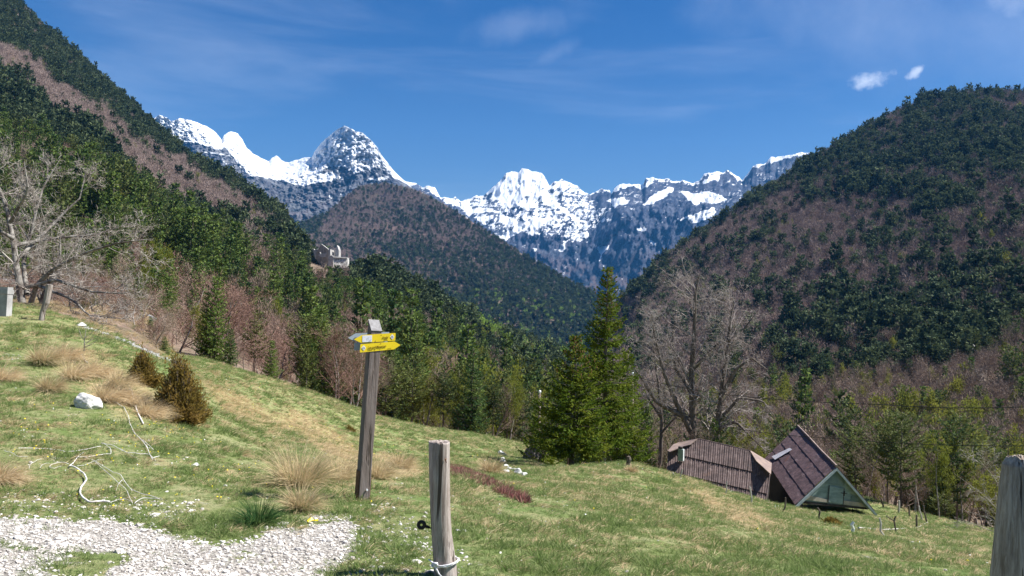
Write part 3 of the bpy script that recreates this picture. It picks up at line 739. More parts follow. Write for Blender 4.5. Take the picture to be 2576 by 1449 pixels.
for i in range(3): LB.append(mk_conifer('pine', 41 + i, .25, .22 - .05 * i, 11, 7, .55, .62, 'pine', M['pine'], .12, gap=.2, wid=.62))
for i in range(4): LC.append(mk_conifer('conifer', 51 + i, .20 + .025 * (i % 3), .05 + .1 * (i > 1), 12, 6, 1.1, 1.15, 'spruce' if i < 2 else 'pine', M['far_conifer'], .2, wid=.7, gap=.1))
def twig_cloud(segs, tips, r, n, L, W):
    """thin upright twig blades along the outer limbs"""
    P = np.array([t_[0] for t_ in tips]); D = np.array([t_[1] for t_ in tips]); i = r.integers(0, len(P), n)
    B = P[i] + r.normal(size=(n, 3)) * L * 0.8
    return diamonds(B, D[i] + r.normal(size=(n, 3)) * 0.5 + np.array([0, 0, .5]), r.uniform(.6, 1.3, n) * L, W, r)
BA = []; BB = []; BC = []; UA = []; UB = []; FR = []
def mk_bare(name, seed, mat, levels, nb, ntw, LW, H=10., rmin=.012, leaf=None, mb=None, ang=(.4, .95), **kw):
    segs, tips = bare_tree(H, seed, levels, nb, rmin=rmin, ang=ang, **kw)
    (bv, bf), sm = split_segs(segs, 5, 3, 0)
    r = np.random.default_rng(seed + 900)
    parts_ = [sm]
    if ntw: parts_.append(twig_cloud(segs, tips, r, ntw, *LW))
    return kind(name, cat_vf(*parts_), (bv, bf), mat, M['bark_grey'], H)
for i in range(3): BA.append(mk_bare('bare_tree', 61 + i, M['twig_brown'], 3, (13, 6, 4), 2200, (.42, .035), rmin=.014, start=(.12, .2, .15)))
for i in range(2): BA.append(mk_bare('bare_tree', 66 + i, M['twig_red'], 3, (15, 7, 4), 3000, (.45, .035), rmin=.014, start=(.06, .2, .15), multi=2))
for i in range(3): BB.append(mk_bare('bare_tree', 71 + i, M['twig_brown'], 2, (12, 7), 900, (.8, .09), rmin=.025, start=(.15, .2)))
for i in range(2): BB.append(mk_bare('bare_tree', 76 + i, M['twig_red'], 2, (12, 7), 900, (.8, .10), rmin=.025, start=(.12, .2)))
for i in range(3): BC.append(mk_bare('bare_tree', 81 + i, M['twig_far'], 1, (12,), 330, (1.5, .16), rmin=.05, start=(.2,)))
for i in range(2): UA.append(mk_bare('budding_tree', 91 + i, M['bud'], 3, (12, 6, 4), 2600, (.26, .14), rmin=.012, start=(.15, .2, .15)))
for i in range(2): UB.append(mk_bare('budding_tree', 95 + i, M['bud'], 2, (11, 7), 900, (.5, .32), rmin=.03))
for i in range(2): FR.append(mk_bare('leafy_tree', 98 + i, M['fresh'], 1, (11,), 260, (1.4, .9), rmin=.06))

# ---- point scatter for what nobody could count
def scatter(name, P, S3, ROT, IDX, meshes, label, cat):
    src = bpy.data.collections.new(name + '_sources')
    for i, m in enumerate(meshes):
        o = bpy.data.objects.new('%s_source_%02d' % (name, i), m); src.objects.link(o)
    me = bpy.data.meshes.new(name); n = len(P)
    me.vertices.add(n); me.vertices.foreach_set('co', np.asarray(P, np.float32).ravel())
    a = me.attributes.new('sc', 'FLOAT_VECTOR', 'POINT'); a.data.foreach_set('vector', np.asarray(S3, np.float32).ravel())
    a = me.attributes.new('rot', 'FLOAT_VECTOR', 'POINT'); a.data.foreach_set('vector', np.asarray(ROT, np.float32).ravel())
    a = me.attributes.new('idx', 'INT', 'POINT'); a.data.foreach_set('value', np.asarray(IDX, np.int32))
    o = obj(name, me); tag(o, label, cat, kind='stuff')
    g = bpy.data.node_groups.new(name, 'GeometryNodeTree')
    g.interface.new_socket('Geometry', in_out='INPUT', socket_type='NodeSocketGeometry')
    g.interface.new_socket('Geometry', in_out='OUTPUT', socket_type='NodeSocketGeometry')
    gi = g.nodes.new('NodeGroupInput'); go = g.nodes.new('NodeGroupOutput')
    ip = g.nodes.new('GeometryNodeInstanceOnPoints'); ci = g.nodes.new('GeometryNodeCollectionInfo')
    ci.inputs['Collection'].default_value = src; ci.inputs['Separate Children'].default_value = True; ci.inputs['Reset Children'].default_value = True
    def na(nm, ty):
        x = g.nodes.new('GeometryNodeInputNamedAttribute'); x.data_type = ty; x.inputs['Name'].default_value = nm; return x.outputs['Attribute']
    g.links.new(gi.outputs[0], ip.inputs['Points']); g.links.new(ci.outputs[0], ip.inputs['Instance'])
    ip.inputs['Pick Instance'].default_value = True
    g.links.new(na('idx', 'INT'), ip.inputs['Instance Index'])
    g.links.new(na('rot', 'FLOAT_VECTOR'), ip.inputs['Rotation'])
    g.links.new(na('sc', 'FLOAT_VECTOR'), ip.inputs['Scale'])
    g.links.new(ip.outputs[0], go.inputs[0])
    md = o.modifiers.new('scatter', 'NODES'); md.node_group = g
    return o

# ---- the woods on the slopes
cellP = (G[:-1, :-1] + G[1:, 1:] + G[:-1, 1:] + G[1:, :-1]) / 4
area = np.linalg.norm(np.cross(G[1:, :-1] - G[:-1, :-1], G[:-1, 1:] - G[:-1, :-1]), axis=-1)
cs = Gs[:-1, :-1]; cY = cellP[..., 1]; cpx, cpy = proj(cellP)
runmin = np.minimum.accumulate(cpy, axis=0)
wildc = (wild[:-1, :-1] + wild[1:, 1:]) / 2
hpx = 13 * F / cY
visible = (cpy - hpx) < np.vstack([np.full((1, cpy.shape[1]), 9e9), runmin[:-1]])
inview = (cpx > -260) & (cpx < 2860)
dens = np.where(cY < 130, 1 / 17, np.where(cY < 450, 1 / 36, np.where(cpx > 1500, 1 / 30, 1 / 24)))
rocks_free = 1 - np.clip(rk[:-1, :-1] * .7, 0, 1)
ok = (cs > 5.05) & (cs < 13.3) & visible & inview & (wildc > 0.5) & ~((cpx < 430) & (cs < 7.6))
lam = np.where(ok, area * dens * rocks_free, 0)
# a few clearings
lam = lam * np.where((cpx > 420) & (cpx < 770) & (cY < 100), .45, 1)
lam = lam * np.where(fbm(cellP / 45.0 + 5, 3) > 0.24, 0.35, 1)
cnt = rng.poisson(lam)
ii, jj = np.nonzero(cnt); rep = cnt[ii, jj]; ii = np.repeat(ii, rep); jj = np.repeat(jj, rep)
u, v = rng.random(len(ii)), rng.random(len(ii))
TP = (G[ii, jj] * ((1 - u) * (1 - v))[:, None] + G[ii, jj + 1] * (u * (1 - v))[:, None] + G[ii + 1, jj] * ((1 - u) * v)[:, None] + G[ii + 1, jj + 1] * (u * v)[:, None])
BAND = [(-400, -600), (0, -80), (60, 0), (200, 130), (350, 270), (460, 380), (560, 455), (545, 475), (456, 420), (330, 350), (213, 262), (91, 170), (0, 125), (-400, 0)]
REDZ = [(-400, 0), (0, 120), (91, 160), (213, 255), (330, 343), (456, 412), (560, 470), (695, 556), (700, 585), (620, 570), (532, 550), (456, 522), (330, 460), (300, 385), (230, 340), (152, 290), (50, 215), (0, 155), (-400, 60)]
RED2 = [(590, 590), (650, 600), (700, 640), (700, 700), (640, 720), (600, 680)]
RED3 = [(880, 800), (1000, 820), (1060, 900), (1060, 1060), (930, 1010), (880, 900)]
RED4 = [(390, 715), (600, 720), (640, 790), (760, 790), (770, 900), (740, 990), (440, 900)]
YEL = [(950, 900), (1100, 880), (1380, 940), (1380, 1130), (1050, 1070)]
FRESHZ = [(1180, 775), (1400, 790), (1490, 800), (1490, 900), (1380, 930), (1300, 890), (1150, 830)]
def c8(L): return [(1597 + x * .5954, 159.7 + y * .5954) for x, y in L]
DARK = [c8([(840, 380), (1100, 250), (1300, 150), (1644, 230), (1900, 250), (1900, 450), (1644, 450), (1440, 480), (1440, 640), (1280, 690), (1180, 600), (1000, 580), (700, 610), (690, 440)]),
        c8([(780, 990), (900, 950), (1180, 990), (1300, 900), (1644, 930), (1900, 930), (1900, 1100), (1644, 1100), (1500, 1230), (1220, 1320), (830, 1330), (620, 1400), (570, 1200), (640, 1080), (780, 1080)]),
        c8([(60, 900), (120, 780), (400, 590), (700, 440), (740, 480), (500, 620), (200, 800), (100, 960), (-60, 1050), (-80, 960)])]
tx, ty = proj(TP + np.array([0, 0, 6.0]))
tx_, ty_ = tx, ty; tx, ty = warp(tx, ty, 26, .012)
tY = TP[:, 1]; nz = fbm(TP / 55.0, 4); rr_ = rng.random(len(TP)); r2_ = rng.random(len(TP))
band, redz = inpoly(tx, ty, BAND), inpoly(tx, ty, REDZ)
red2 = zone(tx, ty, [RED2, RED3, RED4]); yel = inpoly(tx, ty, YEL); fr = inpoly(tx, ty, FRESHZ); dark = zone(tx, ty, DARK)
left = tx < 1500
pc = np.where(left, 0.82 + nz * 1.3, 0.15 + nz * 0.8)
pc = np.where(left & band, 0.95, pc); pc = np.where(left & redz, 0.05 + 0.1 * (nz > 0.15), pc); pc = np.where(left & red2, 0.25, pc); pc = np.where(left & inpoly(tx, ty, RED4) & (tY < 150), 0.06, pc); pc = np.where(left & yel, 0.42, pc); pc = np.where(fr, 0.30, pc)
pc = np.where(~left & dark, 0.66 + nz * 1.7, pc); pc = np.where(~left & (ty > 970), 0.03 + nz * .4, pc); pc = np.where(~left & (tY < 170), 0.22, pc)
is_con = rr_ < pc
pb = np.where(left & yel, 0.55, np.where(~left & (ty > 940), 0.22, np.where(left & ~redz & ~band, 0.10, 0.02))); pb = np.where(fr, 0.9, pb)
is_bud = ~is_con & (r2_ < pb)
tH = np.where(is_con, rng.normal(13.5, 2.6, len(TP)), rng.normal(10.5, 1.8, len(TP))).clip(5, 21)
tH = tH * np.where(tY < 130, np.where(tx_ < 790, .36, .60), np.where(tY < 450, np.where(left, 1.12, .95), 1)); tH = np.where(band, tH * 0.85, tH); tH = np.where(~left & (tY > 450), tH * 1.22, tH)
tH = tH * np.clip(1 + .6 * nz, .65, 1.2) * np.where((rng.random(len(TP)) < .14) & is_con & (tY > 130), 1.4, 1); tH = np.where((tx_ < 900) & (tY >= 130) & (tY < 240), tH * .68, tH)
tx0, ty0 = proj(TP)
# keep the ruined fort in view
keep = ~((tx0 > 770) & (tx0 < 895) & (tY < 690) & (ty0 - tH * F / tY < 668)) & ~((tx0 > 780) & (tx0 < 900) & (tY > 560) & (tY < 700))
# keep the pasture edge and the barns clear
keep &= ~((tx0 > 2000) & (tx0 < 2150) & (tY < 95))
TP, tH, tY, is_con, is_bud, tx0, ty0, tx, ty = [a[keep] for a in (TP, tH, tY, is_con, is_bud, tx0, ty0, tx, ty)]
band, redz, fr, left, dark = [a[keep] for a in (band, redz, fr, left, dark)]
N = len(TP); print('forest trees', N, 'conifers', int(is_con.sum()), 'budding', int(is_bud.sum()))
kindsel = rng.integers(0, 6, N); pinep = rng.random(N) < np.where(left, .14, .5)
tRZ = rng.uniform(0, 6.28, N); tWide = rng.uniform(.72, 1.05, N)
size = tH / tY
LABELC = [(lambda x, y, Y: x < 430, 'dark green conifer on the steep slope above the left bare tree'),
          (lambda x, y, Y: x < 770 and Y > 240, 'green conifer in the mixed wood left of the ruined fort'),
          (lambda x, y, Y: x < 770, 'conifer behind the red-brown bare trees beyond the left pasture edge'),
          (lambda x, y, Y: x < 1000 and Y > 240, 'conifer on the wooded spur below the ruined fort'),
          (lambda x, y, Y: x < 1000, 'tall conifer in the dense stand behind the yellow signpost'),
          (lambda x, y, Y: x < 1420, 'conifer in the wood between the signpost and the big spruce'),
          (lambda x, y, Y: x < 1990 and Y > 240, 'conifer on the wooded slope behind the big bare tree'),
          (lambda x, y, Y: x < 1990, 'conifer behind the low brown barn'),
          (lambda x, y, Y: Y > 240, 'dark conifer on the steep right mountainside'),
          (lambda x, y, Y: True, 'green conifer in the wood beyond the triangular barn')]
LABELB = [(lambda x, y, Y: x < 430, 'leafless brown tree on the slope behind the left bare tree'),
          (lambda x, y, Y: x < 1000 and Y > 240, 'leafless reddish tree on the slope around the ruined fort'),
          (lambda x, y, Y: x < 1000, 'leafless brown tree just beyond the far pasture edge left of the signpost'),
          (lambda x, y, Y: x < 1420, 'leafless tree in the wood between the signpost and the big spruce'),
          (lambda x, y, Y: x < 1990 and Y > 240, 'leafless purple-brown tree on the slope behind the big bare tree'),
          (lambda x, y, Y: x < 1990, 'thin leafless tree behind the low brown barn'),
          (lambda x, y, Y: Y > 240, 'leafless grey-brown tree on the right mountainside'),
          (lambda x, y, Y: True, 'leafless tree in the wood beyond the triangular barn')]
LABELU = [(lambda x, y, Y: x < 1420, 'yellow-green budding tree at the wood edge between the signpost and the big spruce'),
          (lambda x, y, Y: Y > 240, 'yellow-green budding tree low on the right mountainside'),
          (lambda x, y, Y: True, 'yellow-green budding tree in the wood beyond the barns')]
def lab(tbl, x, y, Y):
    for f, s in tbl:
        if f(x, y, Y): return s
individual = np.zeros(N, bool)
for mask, tbl, cat, maxn in ((is_con, LABELC, 'conifer', 275), (~is_con & ~is_bud & ~fr, LABELB, 'bare tree', 280), (is_bud & ~fr, LABELU, 'budding tree', 90)):
    onscreen = (tx0 > -40) & (tx0 < 2616) & (ty0 - tH * F / tY < 1449)
    idx = np.nonzero(mask & onscreen)[0]; idx = idx[np.argsort(-size[idx])][:maxn]; individual[idx] = True
    for i in idx:
        if cat == 'conifer':
            lib = LA if tY[i] < 150 else LB; k = LC[kindsel[i] % 4] if (tY[i] > 300 and not left[i] and dark[i]) else lib[3 + kindsel[i] % 3] if pinep[i] else lib[kindsel[i] % 3]; nm = 'pine_tree' if pinep[i] else 'spruce_tree'
        elif cat == 'bare tree':
            lib = BA if tY[i] < 150 else BB; k = lib[kindsel[i] % 5] if (left[i] and tx0[i] < 1100) else lib[kindsel[i] % 3]; nm = 'bare_tree'
        else: lib = UA if tY[i] < 150 else UB; k = lib[kindsel[i] % 2]; nm = 'budding_tree'
        l = lab(tbl, tx0[i], ty0[i], tY[i])
        place_tree(k, nm, TP[i] - np.array([0, 0, .1]), tH[i], tRZ[i], l, cat, l + ' group', wide=tWide[i])
rest = ~individual
WHOLE = [k.whole for k in LB] + [k.whole for k in LC] + [k.whole for k in BB] + [k.whole for k in BC] + [k.whole for k in UB] + [k.whole for k in FR]
WH = np.array([k.H for k in LB + LC + BB + BC + UB + FR])
oLC, oBB, oBC, oUB, oFR = 6, 10, 15, 18, 20
ix = np.where(is_con, np.where((tY < 480) & (left | ~dark | (tY < 300)), np.where(pinep, 3 + kindsel % 3, kindsel % 3), oLC + kindsel % 4),
     np.where(is_bud, np.where(fr & (tY > 600), oFR + kindsel % 2, oUB + kindsel % 2), np.where(tY < 480, oBB + np.where(left, kindsel % 5, kindsel % 3), oBC + kindsel % 3)))
def add_forest(name, sel, label):
    s = tH[sel] / WH[ix[sel]]
    scatter(name, TP[sel] - np.array([0, 0, .15]), np.stack([s * tWide[sel], s * tWide[sel], s], -1), np.stack([np.zeros(sel.sum()), np.zeros(sel.sum()), tRZ[sel]], -1), ix[sel], WHOLE, label, 'forest')
add_forest('conifer_forest', rest & is_con, 'evergreen wood covering the farther slopes on both sides')
add_forest('bare_forest', rest & ~is_con & ~is_bud, 'leafless spring woodland covering the farther slopes')
add_forest('budding_forest', rest & is_bud, 'fresh green budding woodland in the valley and lower slopes')

# the cone-shaped hill and far valley
cP = (WB[:-6, :-1] + WB[1:-5, 1:]) / 2
ar = np.linalg.norm(np.cross(WB[1:-5, :-1] - WB[:-6, :-1], WB[:-6, 1:] - WB[:-6, :-1]), axis=-1)
bx, by = proj(cP)
lam = ar / 75 * ((bx > 560) & (bx < 1640))
cnt = rng.poisson(lam); ii, jj = np.nonzero(cnt); rep = cnt[ii, jj]; ii = np.repeat(ii, rep); jj = np.repeat(jj, rep)
u, v = rng.random(len(ii)), rng.random(len(ii))
HP = (WB[ii, jj] * ((1 - u) * (1 - v))[:, None] + WB[ii, jj + 1] * (u * (1 - v))[:, None] + WB[ii + 1, jj] * ((1 - u) * v)[:, None] + WB[ii + 1, jj + 1] * (u * v)[:, None])
hx, hy = proj(HP); nzh = fbm(HP / 260.0, 4)
# brown-purple bare wood on the near-left flank, evergreens to the right and low down
hx, hy = warp(hx, hy, 22, .02)
right_ = (hx - 900) / 500 + (hy - 560) / 500
pcon = np.clip(0.22 + right_ * 0.55 + nzh * 0.9, 0.10, 0.92)
pcon = np.where(inpoly(hx, hy, [(600, 600), (760, 540), (870, 480), (885, 495), (840, 530), (800, 590), (740, 640), (600, 650)]), 0.85, pcon)  # extra dark conifers imitate the shade along the left crest
pcon = np.where(hx < 760, 0.9, pcon)
con = rng.random(len(HP)) < pcon
frh = ~con & (hy > 740) & (rng.random(len(HP)) < 0.6)
hH = np.where(con, rng.normal(15, 3, len(HP)), rng.normal(12, 2, len(HP))).clip(6, 22)
ks = rng.integers(0, 12, len(HP))
hix = np.where(con, ks % 4, np.where(frh, 7 + ks % 2, 4 + ks % 3))
HM = LC + BC + FR; hs = hH / np.array([k.H for k in HM])[hix]
hz = rng.uniform(0, 6.28, len(HP))
print('hill trees', len(HP))
scatter('hill_forest', HP - np.array([0, 0, .5]), np.stack([hs * 1.15, hs * 1.15, hs], -1), np.stack([hz * 0, hz * 0, hz], -1), hix, [k.whole for k in HM], 'mixed wood covering the cone shaped hill in the middle distance', 'forest')
# ================================================================== HAND-PLACED TREES
def tree_at(k, name, px, Y, hpx, label, cat, group=None, wide=1.0, tilt=(0, 0)):
    P = surf(px, Y); H = hpx * Y / F
    return place_tree(k, name, P - np.array([0, 0, .12]), H, rng.uniform(0, 6.28), label, cat, group, tilt, wide)
for a in [(445, 66, 195, BA[3], 'reddish leafless tree just beyond the meadow edge, leftmost of three', 1.35), (555, 66, 190, BA[4], 'wide red-brown leafless tree beyond the meadow edge, middle of three', 1.6), (698, 72, 150, BA[3], 'rounded pinkish-red leafless tree between two small green spruces and the tall conifers', 1.6),
          (340, 60, 120, BA[1], 'small leafless tree below the road guardrail', 1.3), (250, 52, 110, BA[0], 'small grey leafless tree just right of the leaning post', 1.4)]:
    tree_at(a[3], 'bare_tree', a[0], a[1], a[2], a[4], 'bare tree', None, a[5])
for px, Y, h, k, l, w in [(525, 62, 105, 0, 'small green spruce before the wide red-brown tree, left one of a pair', 1.1), (577, 60, 95, 1, 'small yellow-green spruce before the wide red-brown tree, right one of a pair', 1.3), (681, 64, 100, 2, 'small slender yellow-green spruce standing alone at the meadow edge', 1.2),
                          (345, 50, 90, 2, 'low yellow-green spruce beyond the white field wall', 1.5), (318, 48, 60, 1, 'lowest yellow-green young spruce beyond the field wall', 1.7), (388, 50, 45, 0, 'tiny green spruce beyond the end of the field wall', 1.6),
                          (800, 74, 235, 1, 'tall dark spruce at the meadow edge left of the signpost', 1.1), (892, 78, 210, 0, 'dark spruce standing right behind the signpost', 1.2),
                          (400, 84, 150, 1, 'broad green spruce beside the road at the left', 1.4), (305, 100, 190, 0, 'slender dark spruce above the road', 1.0)]:
    tree_at(LA[k], 'spruce_tree', px, Y, h, l, 'conifer', None, w)
for px, Y, h, k, l, w in [(765, 73, 190, 3, 'bushy dark pine low at the meadow edge', 1.0), (845, 74, 180, 4, 'yellow-green pine at the meadow edge beside the tall dark spruce', 1.2), (970, 80, 170, 5, 'rounded pine just right of the signpost post', 1.2),
                          (1112, 84, 170, 3, 'light green pine at the pasture edge, leftmost of a row', .9), (1150, 86, 175, 4, 'yellow-green pine at the pasture edge, second of a row', .9), (1205, 88, 170, 5, 'tall thin-stemmed pine in the row at the pasture edge', .8), (1238, 88, 165, 3, 'dark thin-stemmed pine in the middle of the row at the pasture edge', .8), (1275, 90, 190, 4, 'tallest pine in the row at the pasture edge', .8), (1312, 90, 160, 5, 'last pine of the row, next to the big spruces', .8),
                          (2150, 90, 190, 3, 'dark pine directly behind the triangular barn', 1.1), (2200, 86, 200, 4, 'green pine touching the right side of the triangular barn', 1.0), (2250, 92, 250, 3, 'tall green pine right of the triangular barn', 1.0), (2330, 92, 200, 5, 'bushy pine beyond the small fenced plot', 1.1), (2418, 88, 270, 4, 'tall yellow-green pine near the right post', 1.1), (2480, 84, 180, 5, 'yellow-green pine closest to the right post', 1.2), (2376, 78, 70, 5, 'low dark green pine bush at the right pasture edge', 1.7)]:
    tree_at(LA[k], 'pine_tree', px, Y, h, l, 'conifer', None, w)
for px, Y, h, k, l, w in [(2060, 110, 130, 0, 'yellow-green budding tree peeking over the triangular barn', 1.2), (2370, 96, 210, 1, 'large yellow budding tree right of the fenced plot', 1.3), (2520, 66, 140, 0, 'ochre budding bush left of the right post', 1.5), (1400, 86, 150, 1, 'budding shrub left of the big spruces', 1.2), (1030, 84, 120, 0, 'yellow-green budding tree right of the signpost', 1.3)]:
    tree_at(UA[k], 'budding_tree', px, Y, h, l, 'budding tree', None, w)

# ---- the big spruces on the knoll
def big_spruce(name, seed, px, py, Y, hpx, Rf, base, nwh, label, lean=0.0, cones=True, droop=.30, rot=0):
    P = surf(px, Y); H = hpx * Y / F
    o = empty(name, P, label, 'spruce')
    V, Fc, br = conifer(H, H * Rf, base, nwh, 10, .15, .18, seed, 'spruce', droop, .42, .12, .44)
    o.rotation_euler = (0, R(lean), rot)
    trunk = trunk_mb(H, H * 0.019, br, 0, seed, 12, .010)
    obj('trunk', mesh('trunk', np.array(trunk.V), trunk.F, M['bark'], True), o)
    obj('crown', mesh('crown', V, Fc, M['spruce_near']), o)
    if cones:
        r = np.random.default_rng(seed + 5); m = MB()
        tops = [b for b in br if b[0][2] > H * 0.66]
        for b in tops:
            for _ in range(1 if hpx > 400 else 2):
                p = b[0] + (b[1] - b[0]) * r.uniform(.5, 1.05) + r.normal(size=3) * .05
                m.tube([p, p - np.array([0, 0, .06]), p - np.array([0, 0, .15])], [.012, .024, .008], 5)
        obj('cones', mesh('cones', np.array(m.V), m.F, M['cone']), o)
    return o
big_spruce('spruce_tree', 201, 1515, 1195, 41, 505, .20, .15, 34, 'tallest spruce on the knoll with a narrow pointed top', cones=True)
big_spruce('spruce_tree', 202, 1438, 1180, 37, 335, .35, .16, 24, 'broad bushy spruce on the knoll left of the tallest one, brown cones near its top')
big_spruce('spruce_tree', 203, 1572, 1165, 44, 310, .25, .11, 21, 'lower spruce behind the right side of the tallest spruce', cones=False)
big_spruce('spruce_tree', 204, 1362, 1165, 47, 165, .40, .03, 13, 'low dark spreading spruce at the left foot of the knoll trees', cones=False)

# ---- big bare trees built from their main limbs
def limb_tree(name, label, base_px, Y, limbs, seed, cfg, mats, rscale=1.0, twigs=0):
    """limbs: list of (start radius m, [(px, py, depth offset m)...])"""
    r = np.random.default_rng(seed)
    base = at(base_px[0], base_px[1], Y); g_ = gz(base); base = np.array([base[0], base[1], g_])
    o = empty(name, base, label, 'bare tree')
    segs = []; tips = []
    for rad, pts in limbs:
        C = np.array([at(p[0], p[1], Y + p[2]) for p in pts]) - base
        L = np.linalg.norm(np.diff(C, axis=0), axis=1).sum(); n = max(6, int(L / .45))
        f = np.linspace(0, len(C) - 1, n + 1); D = np.stack([np.interp(f, np.arange(len(C)), C[:, k]) for k in range(3)], -1)
        D[1:] += np.cumsum(r.normal(size=(n, 3)) * .018 * L / n, 0)
        for i in range(n):
            f0, f1 = i / n, (i + 1) / n; r0, r1 = rad * (1 - .85 * f0), rad * (1 - .85 * f1)
            segs.append((D[i], D[i + 1], r0 * rscale, r1 * rscale, 0))
            if f0 > cfg['bare']:
                k = cfg['per']
                for _ in range(r.poisson(k)):
                    dd = norm(D[i + 1] - D[i]); s = norm(np.cross(dd, r.normal(size=3))); a = r.uniform(.6, 1.15)
                    grow(segs, r, D[i], dd * math.cos(a) + s * math.sin(a) + np.array([0, 0, cfg['bias']]), L * r.uniform(.16, .34) * (1.2 - .6 * f0), max(r0 * .32 * rscale, .012), 1, cfg, tips)
        tips.append((D[-1], norm(D[-1] - D[-2])))
    big = [s for s in segs if s[4] == 0]; mid_ = [s for s in segs if s[4] >= 1]
    V, Fc = seg_tubes(*[[s[i] for s in big] for i in range(4)], 9); obj('trunk', mesh('trunk', V, Fc, mats[0], True), o)
    V, Fc = seg_tubes(*[[s[i] for s in mid_] for i in range(4)], 4)
    vf = [(V, Fc)]
    if twigs:
        vf.append(twig_cloud(segs, tips, r, twigs, .30, .012))
    V, Fc = cat_vf(*vf)
    obj('crown', mesh('crown', V, Fc, mats[1]), o)
    print(name, len(segs))
    return o
CF = dict(n=(7, 5, 4, 3, 2), nb=(0, 6, 5, 3, 2), levels=4, wig=.17, ang=(.5, 1.1), ratio=(.40, .60), start=(0, .15, .15, .15), rmin=.010, up=.03, bare=.12, per=1.1, bias=.05)
M['bark_lichen'] = m_plain('lichen_bark', (0.09, 0.07, 0.06), (0.30, 0.28, 0.25), 3.5, 0.9, 0.5, (1, 1, .6))
M['twig_grey'] = m_plain('grey_twigs', (0.20, 0.165, 0.145), (0.42, 0.38, 0.34), 2.0, 0.9)
limb_tree('bare_tree', 'big grey leafless tree with spreading lichen-covered limbs at the left edge', (55, 765), 33,
          [(.21, [(58, 775, 0), (48, 700, 0), (38, 620, 0), (20, 520, .5), (-20, 420, 1), (-30, 330, 1)]),
           (.15, [(75, 770, 0), (90, 720, -.5), (130, 680, -1), (200, 640, -1.5), (290, 610, -2), (380, 600, -2)]),
           (.14, [(70, 740, 0), (60, 660, 1), (85, 560, 1), (110, 470, 1.5), (150, 400, 2)]),
           (.12, [(30, 620, 0), (120, 600, 1), (240, 590, 1.5), (330, 560, 2)]),
           (.10, [(60, 725, -.5), (140, 705, -1.5), (230, 735, -2), (300, 740, -2), (330, 735, -2)]),
           (.09, [(100, 720, -1), (180, 750, -2), (220, 790, -2.5), (290, 800, -3)]),
           (.11, [(35, 600, 0), (-40, 560, -1), (-120, 520, -1), (-180, 480, 0)]),
           (.10, [(45, 650, 0), (140, 560, 2), (200, 500, 2.5), (215, 430, 3)]),
           (.10, [(25, 560, 0), (70, 480, -1), (60, 410, -1)])], 301, dict(CF, levels=4, nb=(0, 6, 5, 3, 2), rmin=.009, per=.85), (M['bark_lichen'], M['twig_grey']), rscale=.8, twigs=3500)
limb_tree('bare_tree', 'small multi-stemmed leafless tree beside the big grey one at the left edge', (110, 775), 34,
          [(.13, [(98, 785, 0), (112, 740, 0), (128, 700, 0), (150, 640, 0), (150, 580, 0)]), (.07, [(112, 740, 0), (160, 670, 1), (205, 600, 2)]), (.06, [(120, 715, 0), (95, 650, 1), (100, 590, 1)])], 302, dict(CF, levels=3), (M['bark_lichen'], M['twig_grey']), twigs=900)
CF2 = dict(CF, nb=(0, 6, 4, 3, 2), levels=4, up=-.02, per=.75, bias=.10, ang=(.6, 1.2), rmin=.014)
M['twig_lilac'] = m_plain('lilac_grey_twigs', (0.19, 0.155, 0.14), (0.42, 0.37, 0.34), 1.2, 0.9)
limb_tree('bare_tree', 'large many-branched leafless tree rising behind the low brown barn', (1748, 1160), 78,
          [(.42, [(1745, 1170, 0), (1742, 1040, 0), (1740, 940, 0), (1748, 830, 0), (1752, 740, 0), (1762, 690, 0)]),
           (.30, [(1745, 1100, 0), (1700, 1010, -1), (1668, 930, -1.5), (1650, 850, -2), (1640, 790, -2)]),
           (.26, [(1748, 1000, 0), (1700, 930, 1), (1690, 860, 1.5), (1700, 780, 2)]),
           (.26, [(1742, 1060, 0), (1650, 1010, -2), (1620, 960, -2.5), (1600, 930, -3)]),
           (.22, [(1742, 930, 0), (1800, 870, -1), (1850, 850, -1.5), (1900, 880, -2)])], 303, CF2, (M['bark'], M['twig_lilac']), twigs=4000)
limb_tree('bare_tree', 'second large leafless tree with pale drooping branches just right of the first behind the barn', (1800, 1170), 77,
          [(.36, [(1798, 1180, 0), (1805, 1080, 0), (1815, 980, 0), (1830, 880, 0), (1838, 800, 0), (1850, 750, 0)]),
           (.24, [(1812, 1000, 0), (1850, 930, -1), (1890, 900, -1.5), (1930, 930, -2)]),
           (.20, [(1808, 1060, 0), (1860, 1000, -1), (1920, 1010, -2), (1950, 1050, -2)]),
           (.20, [(1806, 1080, 0), (1850, 1060, -2), (1890, 1100, -3), (1920, 1130, -3)]),
           (.16, [(1825, 900, 0), (1870, 830, 1), (1900, 790, 1)])], 304, CF2, (M['bark'], M['twig_lilac']), twigs=3500)
for k_ in range(64):
    x_ = rng.uniform(-40, 425); Y_ = rng.uniform(37, 54) if x_ < 300 else rng.uniform(33, 46)
    s_ = rng.random()
    if s_ < .72: tree_at(BA[k_ % 5], 'bare_shrub', x_, Y_, rng.uniform(45, 95), 'small leafless bush on the brown bank between the left pasture and the road', 'bare bush', 'bushes on the bank below the road', 1.5)
    else: tree_at(LA[k_ % 3], 'spruce_tree', x_, Y_, rng.uniform(35, 60), 'small young conifer on the brown bank between the left pasture and the road', 'conifer', 'young conifers on the bank below the road', 1.5)
limb_tree('bare_tree', 'slim leafless tree left of the big one and right of the spruces', (1665, 1160), 80,
          [(.22, [(1660, 1170, 0), (1665, 1060, 0), (1655, 960, 0), (1640, 860, 0), (1650, 800, 0)]), (.14, [(1662, 1050, 0), (1630, 1000, 0), (1615, 960, 1)]), (.14, [(1662, 1090, 0), (1700, 1050, -1), (1720, 1060, -2)])], 305, CF2, (M['bark'], M['twig_lilac']), twigs=1500)
